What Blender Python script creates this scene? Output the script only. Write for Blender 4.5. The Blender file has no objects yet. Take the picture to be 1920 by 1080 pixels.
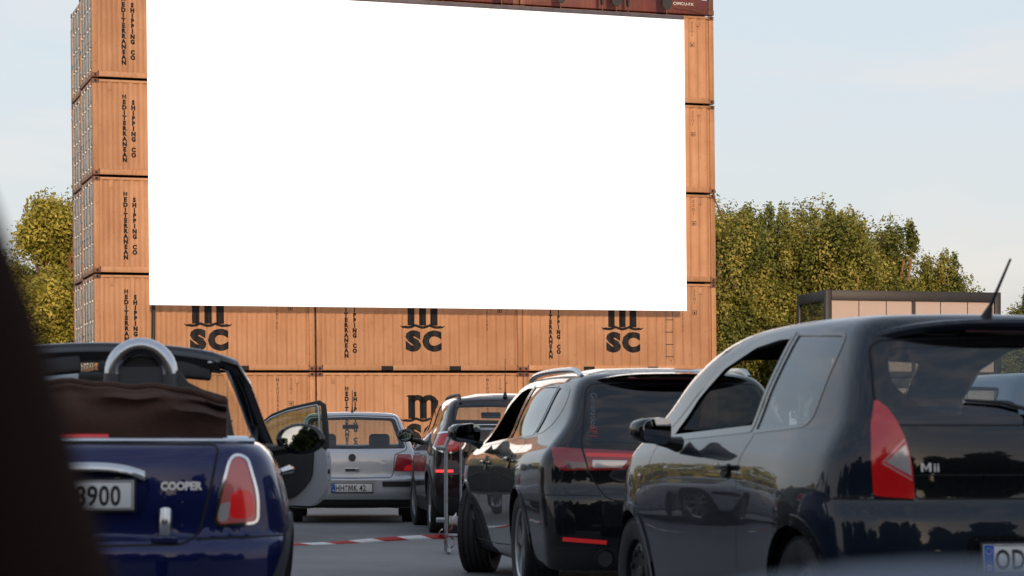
import bpy, bmesh, math, random
import numpy as np
from mathutils import Vector, Matrix, Euler
R = math.radians
PI = math.pi
scene = bpy.context.scene
COL = scene.collection

# ------------------------------------------------------------ camera
CAMZ = 0.93
cam_d = bpy.data.cameras.new('camera')
cam = bpy.data.objects.new('camera', cam_d)
COL.objects.link(cam)
cam.location = (0, 0, CAMZ)
cam.rotation_euler = (R(90), 0, 0)
cam_d.sensor_width = 36
cam_d.lens = 76.875
cam_d.shift_y = 305 / 1920
cam_d.clip_start = 0.05
cam_d.clip_end = 3000
cam_d.dof.use_dof = True
cam_d.dof.focus_distance = 50
cam_d.dof.aperture_fstop = 6.8
scene.camera = cam

# ------------------------------------------------------------ world
SUN_EL, SUN_AZ = 10.0, 171.0           # degrees; azimuth clockwise from +Y (camera looks along +Y)
world = bpy.data.worlds.new('World')
scene.world = world
world.use_nodes = True
nt = world.node_tree
nt.nodes.clear()
def wn(t, **k):
    n = nt.nodes.new(t)
    for a, b in k.items(): setattr(n, a, b)
    return n
out = wn('ShaderNodeOutputWorld'); bg = wn('ShaderNodeBackground')
sky = wn('ShaderNodeTexSky', sky_type='NISHITA', sun_disc=False)
sky.sun_elevation = R(SUN_EL); sky.sun_rotation = R(SUN_AZ)
sky.air_density = 1.0; sky.dust_density = 2.0; sky.ozone_density = 1.5
tc = wn('ShaderNodeTexCoord')
# thin evening cloud veil: pale blue overhead, milky and faintly pink low down, warm on the sunset side
sep = wn('ShaderNodeSeparateXYZ'); nt.links.new(tc.outputs['Generated'], sep.inputs[0])
rampc = wn('ShaderNodeValToRGB')
e = rampc.color_ramp.elements
e[0].position = 0.0; e[0].color = (.60, .55, .54, 1)
e[1].position = 1.0; e[1].color = (.30, .38, .50, 1)
for p, c in ((.05, (.67, .635, .63, 1)), (.10, (.71, .715, .735, 1)), (.2, (.67, .73, .785, 1)), (.45, (.42, .53, .68, 1))):
    x = e.new(p); x.color = c
nt.links.new(sep.outputs['Z'], rampc.inputs[0])
# sunset side (behind the camera): orange band
ms = wn('ShaderNodeMapRange'); ms.inputs['From Min'].default_value = 0.2; ms.inputs['From Max'].default_value = -1.0
nt.links.new(sep.outputs['Y'], ms.inputs['Value'])
rampw = wn('ShaderNodeValToRGB')
e = rampw.color_ramp.elements
e[0].position = 0.0; e[0].color = (.82, .66, .55, 1)
e[1].position = 1.0; e[1].color = (.30, .38, .50, 1)
for p, c in ((.14, (.78, .67, .61, 1)), (.3, (.62, .58, .60, 1)), (.5, (.38, .50, .68, 1))):
    x = e.new(p); x.color = c
nt.links.new(sep.outputs['Z'], rampw.inputs[0])
mixw = wn('ShaderNodeMix', data_type='RGBA')
nt.links.new(ms.outputs['Result'], mixw.inputs['Factor'])
nt.links.new(rampc.outputs['Color'], mixw.inputs['A']); nt.links.new(rampw.outputs['Color'], mixw.inputs['B'])
# wispy clouds
mp = wn('ShaderNodeMapping'); mp.inputs['Scale'].default_value = (3.2, 3.2, 14); mp.inputs['Location'].default_value = (3.1, .4, 1.2)
nt.links.new(tc.outputs['Generated'], mp.inputs['Vector'])
nz = wn('ShaderNodeTexNoise'); nz.inputs['Scale'].default_value = 1.6; nz.inputs['Detail'].default_value = 6; nz.inputs['Roughness'].default_value = .55; nz.inputs['Distortion'].default_value = .6
nt.links.new(mp.outputs['Vector'], nz.inputs['Vector'])
cr = wn('ShaderNodeMapRange'); cr.inputs['From Min'].default_value = .45; cr.inputs['From Max'].default_value = .66; cr.inputs['To Max'].default_value = .7
nt.links.new(nz.outputs['Fac'], cr.inputs['Value'])
mixc = wn('ShaderNodeMix', data_type='RGBA'); mixc.inputs['B'].default_value = (.83, .76, .73, 1)
nt.links.new(cr.outputs['Result'], mixc.inputs['Factor']); nt.links.new(mixw.outputs['Result'], mixc.inputs['A'])
# the Nishita sky adds its own physical gradient
addn = wn('ShaderNodeMix', data_type='RGBA', blend_type='ADD'); addn.inputs['Factor'].default_value = .04
nt.links.new(mixc.outputs['Result'], addn.inputs['A']); nt.links.new(sky.outputs['Color'], addn.inputs['B'])
nt.links.new(addn.outputs['Result'], bg.inputs['Color'])
bg.inputs['Strength'].default_value = 0.885
nt.links.new(bg.outputs['Background'], out.inputs['Surface'])

# ------------------------------------------------------------ sun
sun_d = bpy.data.lights.new('sun', 'SUN')
sun = bpy.data.objects.new('sun', sun_d)
COL.objects.link(sun)
sun_d.energy = 2.35
sun_d.angle = R(3.0)
sun_d.color = (1.0, .73, .50)
sd = Vector((math.sin(R(SUN_AZ)) * math.cos(R(SUN_EL)), math.cos(R(SUN_AZ)) * math.cos(R(SUN_EL)), math.sin(R(SUN_EL))))
sun.rotation_euler = sd.to_track_quat('Z', 'Y').to_euler()
sun.location = sd * 80

vs = scene.view_settings
vs.view_transform = 'Standard'; vs.look = 'None'; vs.exposure = 0.0; vs.gamma = 1.0; vs.use_curve_mapping = False
scene.cycles.max_bounces = 10
scene.cycles.transparent_max_bounces = 24
scene.cycles.caustics_reflective = False
scene.cycles.caustics_refractive = False
scene.cycles.sample_clamp_indirect = 6

# ------------------------------------------------------------ materials
MATS = {}
def new_mat(name):
    m = bpy.data.materials.new(name); m.use_nodes = True
    MATS[name] = m
    return m, m.node_tree, m.node_tree.nodes['Principled BSDF']
def node(t, typ, **k):
    n = t.nodes.new(typ)
    for a, b in k.items(): setattr(n, a, b)
    return n
def setv(n, **k):
    for a, b in k.items(): n.inputs[a.replace('_', ' ')].default_value = b
def simple(name, col, rough=.5, metal=0, coat=0, emit=None, es=0, spec=.5, bump=0, bscale=60, var=0, vscale=6):
    m, t, b = new_mat(name)
    b.inputs['Base Color'].default_value = (*col, 1)
    b.inputs['Roughness'].default_value = rough
    b.inputs['Metallic'].default_value = metal
    b.inputs['Specular IOR Level'].default_value = spec
    if coat: b.inputs['Coat Weight'].default_value = coat; b.inputs['Coat Roughness'].default_value = .03
    if emit: b.inputs['Emission Color'].default_value = (*emit, 1); b.inputs['Emission Strength'].default_value = es
    if bump or var:
        c = node(t, 'ShaderNodeTexCoord'); n = node(t, 'ShaderNodeTexNoise'); setv(n, Scale=bscale, Detail=5.)
        t.links.new(c.outputs['Object'], n.inputs['Vector'])
        if bump:
            bp = node(t, 'ShaderNodeBump'); setv(bp, Strength=bump, Distance=.02)
            t.links.new(n.outputs['Fac'], bp.inputs['Height']); t.links.new(bp.outputs['Normal'], b.inputs['Normal'])
        if var:
            n2 = node(t, 'ShaderNodeTexNoise'); setv(n2, Scale=vscale, Detail=6., Roughness=.6)
            t.links.new(c.outputs['Object'], n2.inputs['Vector'])
            mx = node(t, 'ShaderNodeMix', data_type='RGBA')
            mx.inputs['A'].default_value = (*[x * (1 - var) for x in col], 1); mx.inputs['B'].default_value = (*[min(1, x * (1 + var)) for x in col], 1)
            mr = node(t, 'ShaderNodeMapRange'); setv(mr, From_Min=.3, From_Max=.7)
            t.links.new(n2.outputs['Fac'], mr.inputs['Value']); t.links.new(mr.outputs['Result'], mx.inputs['Factor'])
            t.links.new(mx.outputs['Result'], b.inputs['Base Color'])
    return m

def paint(name, col, metal=.0, rough=.35, flake=0, dust=.05, ior=1.5):
    """car paint: base under clear coat, with a faint film of dust"""
    m, t, b = new_mat(name)
    setv(b, Roughness=rough, Metallic=metal, Coat_Weight=1.0, Coat_Roughness=.025, Coat_IOR=ior)
    b.inputs['Specular IOR Level'].default_value = .08
    c = node(t, 'ShaderNodeTexCoord')
    n = node(t, 'ShaderNodeTexNoise'); setv(n, Scale=3.2, Detail=8., Roughness=.65)
    t.links.new(c.outputs['Object'], n.inputs['Vector'])
    mr = node(t, 'ShaderNodeMapRange'); setv(mr, From_Min=.42, From_Max=.8, To_Min=0., To_Max=dust)
    t.links.new(n.outputs['Fac'], mr.inputs['Value'])
    mx = node(t, 'ShaderNodeMix', data_type='RGBA'); mx.inputs['A'].default_value = (*col, 1); mx.inputs['B'].default_value = (.30, .28, .25, 1)
    t.links.new(mr.outputs['Result'], mx.inputs['Factor']); t.links.new(mx.outputs['Result'], b.inputs['Base Color'])
    n3 = node(t, 'ShaderNodeTexNoise'); setv(n3, Scale=1.7, Detail=2.)
    t.links.new(c.outputs['Object'], n3.inputs['Vector'])
    bp = node(t, 'ShaderNodeBump'); setv(bp, Strength=.03, Distance=.03)
    t.links.new(n3.outputs['Fac'], bp.inputs['Height']); t.links.new(bp.outputs['Normal'], b.inputs['Coat Normal'])
    mr2 = node(t, 'ShaderNodeMapRange'); setv(mr2, From_Min=.4, From_Max=.8, To_Min=.008, To_Max=.035)
    t.links.new(n.outputs['Fac'], mr2.inputs['Value']); t.links.new(mr2.outputs['Result'], b.inputs['Coat Roughness'])
    return m

def glass(name, tint=(.75, .8, .78), rough=.0, ior=1.52, haze=.0, hc=(.5, .5, .48)):
    m, t, b = new_mat(name)
    t.nodes.remove(b); o = t.nodes['Material Output']
    tr = node(t, 'ShaderNodeBsdfTransparent'); tr.inputs['Color'].default_value = (*tint, 1)
    gl = node(t, 'ShaderNodeBsdfGlossy'); gl.inputs['Roughness'].default_value = rough; gl.inputs['Color'].default_value = (.95, .97, 1, 1)
    # thin pane: Schlick reflectance of its two faces, the same from either side
    ge = node(t, 'ShaderNodeNewGeometry'); dt = node(t, 'ShaderNodeVectorMath', operation='DOT_PRODUCT')
    t.links.new(ge.outputs['Normal'], dt.inputs[0]); t.links.new(ge.outputs['Incoming'], dt.inputs[1])
    ab = node(t, 'ShaderNodeMath', operation='ABSOLUTE'); t.links.new(dt.outputs['Value'], ab.inputs[0])
    om = node(t, 'ShaderNodeMath', operation='SUBTRACT'); om.inputs[0].default_value = 1; t.links.new(ab.outputs[0], om.inputs[1])
    pw = node(t, 'ShaderNodeMath', operation='POWER'); pw.inputs[1].default_value = 5; t.links.new(om.outputs[0], pw.inputs[0])
    f0 = ((ior - 1) / (ior + 1)) ** 2 * 1.8
    mu = node(t, 'ShaderNodeMath', operation='MULTIPLY_ADD'); mu.inputs[1].default_value = (1 - f0) * 1.4; mu.inputs[2].default_value = f0; mu.use_clamp = True
    t.links.new(pw.outputs[0], mu.inputs[0])
    mx = node(t, 'ShaderNodeMixShader')
    t.links.new(mu.outputs[0], mx.inputs['Fac']); t.links.new(tr.outputs[0], mx.inputs[1]); t.links.new(gl.outputs[0], mx.inputs[2])
    if haze:
        df = node(t, 'ShaderNodeBsdfDiffuse'); df.inputs['Color'].default_value = (*hc, 1)
        m2 = node(t, 'ShaderNodeMixShader'); m2.inputs['Fac'].default_value = haze
        t.links.new(mx.outputs[0], m2.inputs[1]); t.links.new(df.outputs[0], m2.inputs[2]); t.links.new(m2.outputs[0], o.inputs['Surface'])
    else:
        t.links.new(mx.outputs[0], o.inputs['Surface'])
    return m

# container paint: ageing ochre paint, paler patches, rust streaks running down, per-container shade
def container_paint(name, col, col2, rust=.5):
    m, t, b = new_mat(name)
    setv(b, Roughness=.55)
    c = node(t, 'ShaderNodeTexCoord'); oi = node(t, 'ShaderNodeObjectInfo')
    off = node(t, 'ShaderNodeVectorMath', operation='MULTIPLY_ADD'); off.inputs[1].default_value = (37, 53, 91)
    t.links.new(oi.outputs['Random'], off.inputs[0]); t.links.new(c.outputs['Object'], off.inputs[2])
    n1 = node(t, 'ShaderNodeTexNoise'); setv(n1, Scale=1.1, Detail=5., Roughness=.55); t.links.new(off.outputs[0], n1.inputs['Vector'])
    mx = node(t, 'ShaderNodeMix', data_type='RGBA'); mx.inputs['A'].default_value = (*col, 1); mx.inputs['B'].default_value = (*col2, 1)
    mr = node(t, 'ShaderNodeMapRange'); setv(mr, From_Min=.35, From_Max=.65)
    t.links.new(n1.outputs['Fac'], mr.inputs['Value']); t.links.new(mr.outputs['Result'], mx.inputs['Factor'])
    # streaks: noise stretched vertically
    mp = node(t, 'ShaderNodeMapping'); mp.inputs['Scale'].default_value = (9, 9, .55); t.links.new(off.outputs[0], mp.inputs['Vector'])
    n2 = node(t, 'ShaderNodeTexNoise'); setv(n2, Scale=1.5, Detail=6., Roughness=.7); t.links.new(mp.outputs[0], n2.inputs['Vector'])
    r2 = node(t, 'ShaderNodeMapRange'); setv(r2, From_Min=.5, From_Max=.78, To_Max=.55 * rust)
    t.links.new(n2.outputs['Fac'], r2.inputs['Value'])
    mx2 = node(t, 'ShaderNodeMix', data_type='RGBA'); mx2.inputs['B'].default_value = (.30, .12, .05, 1)
    t.links.new(r2.outputs['Result'], mx2.inputs['Factor']); t.links.new(mx.outputs['Result'], mx2.inputs['A'])
    # rust specks
    n3 = node(t, 'ShaderNodeTexNoise'); setv(n3, Scale=9., Detail=9., Roughness=.72); t.links.new(off.outputs[0], n3.inputs['Vector'])
    r3 = node(t, 'ShaderNodeMapRange'); setv(r3, From_Min=.66 - .05 * rust, From_Max=.72, To_Max=.85)
    t.links.new(n3.outputs['Fac'], r3.inputs['Value'])
    mx3 = node(t, 'ShaderNodeMix', data_type='RGBA'); mx3.inputs['B'].default_value = (.10, .035, .018, 1)
    t.links.new(r3.outputs['Result'], mx3.inputs['Factor']); t.links.new(mx2.outputs['Result'], mx3.inputs['A'])
    # per-object brightness
    hs = node(t, 'ShaderNodeHueSaturation')
    rv = node(t, 'ShaderNodeMapRange'); setv(rv, To_Min=.84, To_Max=1.12); t.links.new(oi.outputs['Random'], rv.inputs['Value'])
    t.links.new(rv.outputs['Result'], hs.inputs['Value']); t.links.new(mx3.outputs['Result'], hs.inputs['Color'])
    t.links.new(hs.outputs['Color'], b.inputs['Base Color'])
    bp = node(t, 'ShaderNodeBump'); setv(bp, Strength=.25, Distance=.02)
    t.links.new(n1.outputs['Fac'], bp.inputs['Height']); t.links.new(bp.outputs['Normal'], b.inputs['Normal'])
    return m

container_paint('ochre', (.465, .226, .108), (.55, .287, .150), 1.0)
container_paint('ochre_frame', (.465, .222, .10), (.525, .27, .135), 1.7)
container_paint('maroon', (.105, .022, .020), (.15, .035, .03), .8)
container_paint('grey_white', (.42, .42, .40), (.55, .54, .50), .9)
container_paint('rusty', (.22, .085, .045), (.12, .05, .035), 1.0)
simple('letter_black', (.011, .011, .013), .6, spec=.2, var=.4, vscale=9)
simple('rod_grey', (.40, .41, .42), .45, .4, var=.3, vscale=8)
simple('dark_gap', (.01, .009, .009), .8)
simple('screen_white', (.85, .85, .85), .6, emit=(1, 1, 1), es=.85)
simple('screen_frame', (.10, .09, .115), .55, var=.25)
simple('black_plastic', (.018, .018, .019), .48)
simple('black_gloss', (.008, .008, .009), .12, coat=.6)
simple('black_rubber', (.014, .014, .015), .72, bump=.15, bscale=90)
simple('tyre', (.022, .022, .023), .7, bump=.1, bscale=120, var=.3, vscale=20)
simple('interior', (.030, .030, .033), .8, var=.2)
simple('interior_light', (.32, .31, .29), .8)
simple('chrome', (.85, .86, .88), .08, 1.0)
simple('satin_chrome', (.62, .64, .67), .22, 1.0)
simple('alloy', (.45, .46, .48), .28, .9)
simple('alloy_dark', (.12, .12, .13), .3, .8)
simple('galvanised', (.36, .38, .40), .38, .85, var=.25, vscale=14)
simple('plate_white', (.80, .80, .78), .4)
simple('plate_blue', (.015, .10, .48), .4)
simple('plate_black', (.012, .012, .012), .5)
simple('seal_grey', (.55, .55, .55), .5)
simple('seal_red', (.5, .12, .08), .5)
simple('tail_red', (.45, .008, .012), .12, coat=1.0, emit=(1., .02, .02), es=.06)
simple('tail_red_dark', (.10, .006, .01), .12, coat=1.0)
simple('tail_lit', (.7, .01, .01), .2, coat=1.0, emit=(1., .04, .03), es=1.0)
simple('tail_clear', (.62, .58, .58), .12, .35, coat=1.0)
simple('tail_pink', (.70, .34, .33), .15, .2, coat=1.0)
simple('soft_top', (.070, .032, .019), .9, bump=.35, bscale=160, var=.35, vscale=3)
simple('own_brown', (.030, .016, .013), 1.0, spec=.05)
paint('paint_black', (.004, .005, .007), .0, .3, dust=.012, ior=1.55)
paint('paint_black_blue', (.006, .011, .022), .0, .34, dust=.012, ior=1.50)
paint('paint_blue', (.008, .013, .085), .45, .32, dust=.02)
paint('paint_maroon', (.020, .010, .012), .2, .32, dust=.02)
paint('paint_silver', (.52, .545, .59), .35, .38, dust=.12)
paint('paint_silver_blue', (.42, .46, .52), .6, .34, dust=.1)
glass('glass_clear', (.80, .84, .80))
glass('glass_green', (.62, .70, .60), haze=.03)
glass('glass_tint', (.10, .12, .14))
glass('glass_dark', (.035, .045, .055), ior=1.5)
glass('glass_mid', (.34, .40, .42))
glass('glass_sunset_haze', (.8, .75, .7), ior=1.7, haze=.5, hc=(.85, .66, .58))  # pink diffuse haze stands in for sunset sky reflected in the kiosk panes

glass('glass_sky_haze', (.42, .50, .52), haze=.26, hc=(.50, .60, .66))  # bluish haze colours the pale sky reflection into the pane
simple('tail_smoke', (.16, .10, .11), .12, coat=1.0)
simple('tail_glow', (.55, .012, .016), .25, coat=1.0, emit=(1, .03, .03), es=.16)
simple('decal_grey', (.16, .18, .20), .6); simple('decal_red', (.34, .035, .03), .6)
simple('tail_red_mid', (.24, .012, .018), .14, coat=1.0, emit=(1, .03, .03), es=.02)
simple('mirror', (.50, .53, .55), .02, 1.0)

simple('clad_grey', (.045, .048, .055), .55)
simple('hoop_grey', (.085, .085, .09), .5, .2)
simple('tail_pink_red', (.66, .17, .16), .14, .15, coat=1.0)
simple('tail_red_bright', (.62, .012, .015), .14, coat=1.0, emit=(1, .03, .03), es=.12)

simple('badge_metal', (.85, .84, .82), .35, .4)

# ground: weathered concrete/asphalt
m, t, b = new_mat('paving')
c = node(t, 'ShaderNodeTexCoord')
n1 = node(t, 'ShaderNodeTexNoise'); setv(n1, Scale=.35, Detail=7., Roughness=.6); t.links.new(c.outputs['Object'], n1.inputs['Vector'])
n2 = node(t, 'ShaderNodeTexNoise'); setv(n2, Scale=42., Detail=6., Roughness=.7); t.links.new(c.outputs['Object'], n2.inputs['Vector'])
n4 = node(t, 'ShaderNodeTexNoise'); setv(n4, Scale=2.3, Detail=7., Roughness=.7, Distortion=1.2); t.links.new(c.outputs['Object'], n4.inputs['Vector'])
cr1 = node(t, 'ShaderNodeValToRGB'); el = cr1.color_ramp.elements
el[0].position = .32; el[0].color = (.135, .135, .14, 1); el[1].position = .7; el[1].color = (.21, .21, .21, 1)
t.links.new(n1.outputs['Fac'], cr1.inputs[0])
mx = node(t, 'ShaderNodeMix', data_type='RGBA', blend_type='OVERLAY'); mx.inputs['Factor'].default_value = .35
t.links.new(cr1.outputs[0], mx.inputs['A']); t.links.new(n2.outputs['Fac'], mx.inputs['B'])
mx2 = node(t, 'ShaderNodeMix', data_type='RGBA', blend_type='MULTIPLY')
r4 = node(t, 'ShaderNodeMapRange'); setv(r4, From_Min=.56, From_Max=.7, To_Max=.5); t.links.new(n4.outputs['Fac'], r4.inputs['Value'])
mx2.inputs['B'].default_value = (.55, .54, .53, 1)
t.links.new(r4.outputs['Result'], mx2.inputs['Factor']); t.links.new(mx.outputs['Result'], mx2.inputs['A'])
t.links.new(mx2.outputs['Result'], b.inputs['Base Color']); setv(b, Roughness=.75)
bp = node(t, 'ShaderNodeBump'); setv(bp, Strength=.35, Distance=.01); t.links.new(n2.outputs['Fac'], bp.inputs['Height']); t.links.new(bp.outputs['Normal'], b.inputs['Normal'])

def leaf_mat(name, c1, c2, c3):
    m, t, b = new_mat(name)
    c = node(t, 'ShaderNodeTexCoord'); at = node(t, 'ShaderNodeAttribute'); at.attribute_name = 'leafrand'
    n1 = node(t, 'ShaderNodeTexNoise'); setv(n1, Scale=.55, Detail=3.); t.links.new(c.outputs['Object'], n1.inputs['Vector'])
    ad = node(t, 'ShaderNodeMath', operation='MULTIPLY_ADD'); ad.inputs[1].default_value = .55
    sc_ = node(t, 'ShaderNodeMath', operation='MULTIPLY'); sc_.inputs[1].default_value = .62
    t.links.new(n1.outputs['Fac'], sc_.inputs[0]); t.links.new(at.outputs['Fac'], ad.inputs[0]); t.links.new(sc_.outputs[0], ad.inputs[2])
    cr = node(t, 'ShaderNodeValToRGB'); el = cr.color_ramp.elements
    el[0].position = .25; el[0].color = (*c1, 1); el[1].position = .85; el[1].color = (*c3, 1)
    x = el.new(.55); x.color = (*c2, 1)
    t.links.new(ad.outputs[0], cr.inputs[0]); t.links.new(cr.outputs[0], b.inputs['Base Color'])
    setv(b, Roughness=.6); b.inputs['Specular IOR Level'].default_value = .25
    tl = node(t, 'ShaderNodeBsdfTranslucent'); t.links.new(cr.outputs[0], tl.inputs['Color'])
    ms_ = node(t, 'ShaderNodeMixShader'); ms_.inputs[0].default_value = .12
    o = t.nodes['Material Output']
    t.links.new(b.outputs[0], ms_.inputs[1]); t.links.new(tl.outputs[0], ms_.inputs[2]); t.links.new(ms_.outputs[0], o.inputs['Surface'])
leaf_mat('leaf_olive', (.04, .056, .013), (.195, .21, .042), (.56, .47, .115))
leaf_mat('leaf_yellow', (.09, .10, .018), (.34, .32, .05), (.70, .58, .12))
leaf_mat('leaf_dark', (.020, .034, .012), (.04, .055, .015), (.07, .08, .02))
simple('bark', (.16, .10, .06), .9, bump=.5, bscale=8)
simple('bark_warm', (.34, .18, .09), .85, bump=.3, bscale=8)

# ------------------------------------------------------------ mesh helpers
def tag(o, label=None, cat=None, group=None, kind=None):
    if label: o['label'] = label
    if cat: o['category'] = cat
    if group: o['group'] = group
    if kind: o['kind'] = kind
    return o
def empty(name, loc=(0, 0, 0), rot=(0, 0, 0), parent=None):
    o = bpy.data.objects.new(name, None); COL.objects.link(o)
    o.location = loc; o.rotation_euler = rot; o.empty_display_size = .2
    if parent: o.parent = parent
    return o
def copy_tree(o, parent=None):
    c = o.copy(); COL.objects.link(c)
    if parent: c.parent = parent
    for ch in list(o.children): copy_tree(ch, c)
    return c
def link_mesh(name, me, parent=None, mats=()):
    o = bpy.data.objects.new(name, me); COL.objects.link(o)
    for m in mats: me.materials.append(MATS[m])
    if parent: o.parent = parent
    return o

class MB:
    def __init__(s): s.bm = bmesh.new(); s.mi = 0; s.M = Matrix.Identity(4)
    def _fin(s, geom_verts, faces):
        for f in faces: f.material_index = s.mi
        bmesh.ops.transform(s.bm, matrix=s.M, verts=geom_verts)
    def box(s, c, d, r=0, rot=None, seg=2):
        res = bmesh.ops.create_cube(s.bm, size=1.0); vs_ = res['verts']
        Mx = Matrix.Translation(c) @ (rot.to_4x4() if rot is not None else Matrix.Identity(4)) @ Matrix.Diagonal((*d, 1))
        bmesh.ops.transform(s.bm, matrix=Mx, verts=vs_)
        if r > 0:
            es = list({e for v in vs_ for e in v.link_edges})
            rr = bmesh.ops.bevel(s.bm, geom=es, offset=r, segments=seg, profile=.5, affect='EDGES', clamp_overlap=True)
            vs_ = list({v for f in rr['faces'] for v in f.verts} | {v for v in vs_ if v.is_valid})
        fs = list({f for v in vs_ for f in v.link_faces})
        s._fin(vs_, fs); return s
    def b2(s, a, b_, r=0):
        a = Vector(a); b_ = Vector(b_)
        return s.box((a + b_) / 2, [abs(x) for x in (b_ - a)], r)
    def cyl(s, p0, p1, r0, r1=None, n=12, caps=True):
        r1 = r0 if r1 is None else r1
        p0 = Vector(p0); p1 = Vector(p1); d = (p1 - p0)
        q = d.to_track_quat('Z', 'Y').to_matrix()
        A, B = [], []
        for i in range(n):
            a = 2 * PI * i / n; o = q @ Vector((math.cos(a), math.sin(a), 0))
            A.append(s.bm.verts.new(p0 + o * r0)); B.append(s.bm.verts.new(p1 + o * r1))
        fs = [s.bm.faces.new((A[i], A[(i + 1) % n], B[(i + 1) % n], B[i])) for i in range(n)]
        if caps: fs += [s.bm.faces.new(A[::-1]), s.bm.faces.new(B)]
        s._fin(A + B, fs); return s
    def tube(s, pts, r, n=8, closed=False, sx=1.0, sy=1.0):
        pts = [Vector(p) for p in pts]; N = len(pts); rings = []; ref = None
        rr = r if isinstance(r, (list, tuple)) else [r] * N
        for i, p in enumerate(pts):
            if closed: tn = (pts[(i + 1) % N] - pts[i - 1])
            else: tn = pts[min(i + 1, N - 1)] - pts[max(i - 1, 0)]
            tn.normalize()
            if ref is None:
                ref = Vector((0, 0, 1)) if abs(tn.z) < .9 else Vector((0, 1, 0))
            u = tn.cross(ref).normalized(); v = u.cross(tn).normalized(); ref = v
            rings.append([s.bm.verts.new(p + (u * math.cos(2 * PI * k / n) * sx + v * math.sin(2 * PI * k / n) * sy) * rr[i]) for k in range(n)])
        fs = []
        for i in range(N if closed else N - 1):
            A = rings[i]; B = rings[(i + 1) % N]
            for k in range(n): fs.append(s.bm.faces.new((A[k], A[(k + 1) % n], B[(k + 1) % n], B[k])))
        if not closed: fs += [s.bm.faces.new(rings[0][::-1]), s.bm.faces.new(rings[-1])]
        s._fin([v for r_ in rings for v in r_], fs); return s
    def lathe(s, prof, n=32, axis='X', c=(0, 0, 0), a0=0, a1=2 * PI):
        """prof: list of (radius, offset along axis)"""
        rings = []; full = abs(a1 - a0 - 2 * PI) < 1e-6
        cnt = n if full else n + 1
        for i in range(cnt):
            a = a0 + (a1 - a0) * i / n; ca, sa = math.cos(a), math.sin(a); ring = []
            for r, h in prof:
                p = {'X': (h, r * ca, r * sa), 'Y': (r * ca, h, r * sa), 'Z': (r * ca, r * sa, h)}[axis]
                ring.append(s.bm.verts.new(Vector(p) + Vector(c)))
            rings.append(ring)
        fs = []
        for i in range(n):
            A = rings[i]; B = rings[(i + 1) % cnt]
            for k in range(len(prof) - 1): fs.append(s.bm.faces.new((A[k], A[k + 1], B[k + 1], B[k])))
        s._fin([v for r_ in rings for v in r_], fs); return s
    def prism(s, pts, axis, h0, h1):
        """extrude a 2D outline: axis 'X' -> pts are (y,z); 'Y' -> (x,z); 'Z' -> (x,y)"""
        def P(a, b, h): return {'X': (h, a, b), 'Y': (a, h, b), 'Z': (a, b, h)}[axis]
        A = [s.bm.verts.new(P(a, b, h0)) for a, b in pts]; B = [s.bm.verts.new(P(a, b, h1)) for a, b in pts]; n = len(pts)
        fs = [s.bm.faces.new(A[::-1]), s.bm.faces.new(B)] + [s.bm.faces.new((A[i], A[(i + 1) % n], B[(i + 1) % n], B[i])) for i in range(n)]
        s._fin(A + B, fs); return s
    def mesh(s, me, M=None):
        """append an existing mesh"""
        n0 = len(s.bm.verts); nf = len(s.bm.faces)
        s.bm.from_mesh(me); s.bm.verts.ensure_lookup_table(); s.bm.faces.ensure_lookup_table()
        vs_ = s.bm.verts[n0:]
        if M is not None: bmesh.ops.transform(s.bm, matrix=M, verts=vs_)
        s._fin(vs_, s.bm.faces[nf:]); return s
    def build(s, name, mats, parent=None, smooth=True, angle=35, recalc=True):
        if recalc: bmesh.ops.recalc_face_normals(s.bm, faces=s.bm.faces)
        me = bpy.data.meshes.new(name); s.bm.to_mesh(me); s.bm.free()
        if smooth:
            me.polygons.foreach_set('use_smooth', [True] * len(me.polygons)); me.set_sharp_from_angle(angle=R(angle))
        if isinstance(mats, str): mats = (mats,)
        return link_mesh(name, me, parent, mats)

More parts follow.
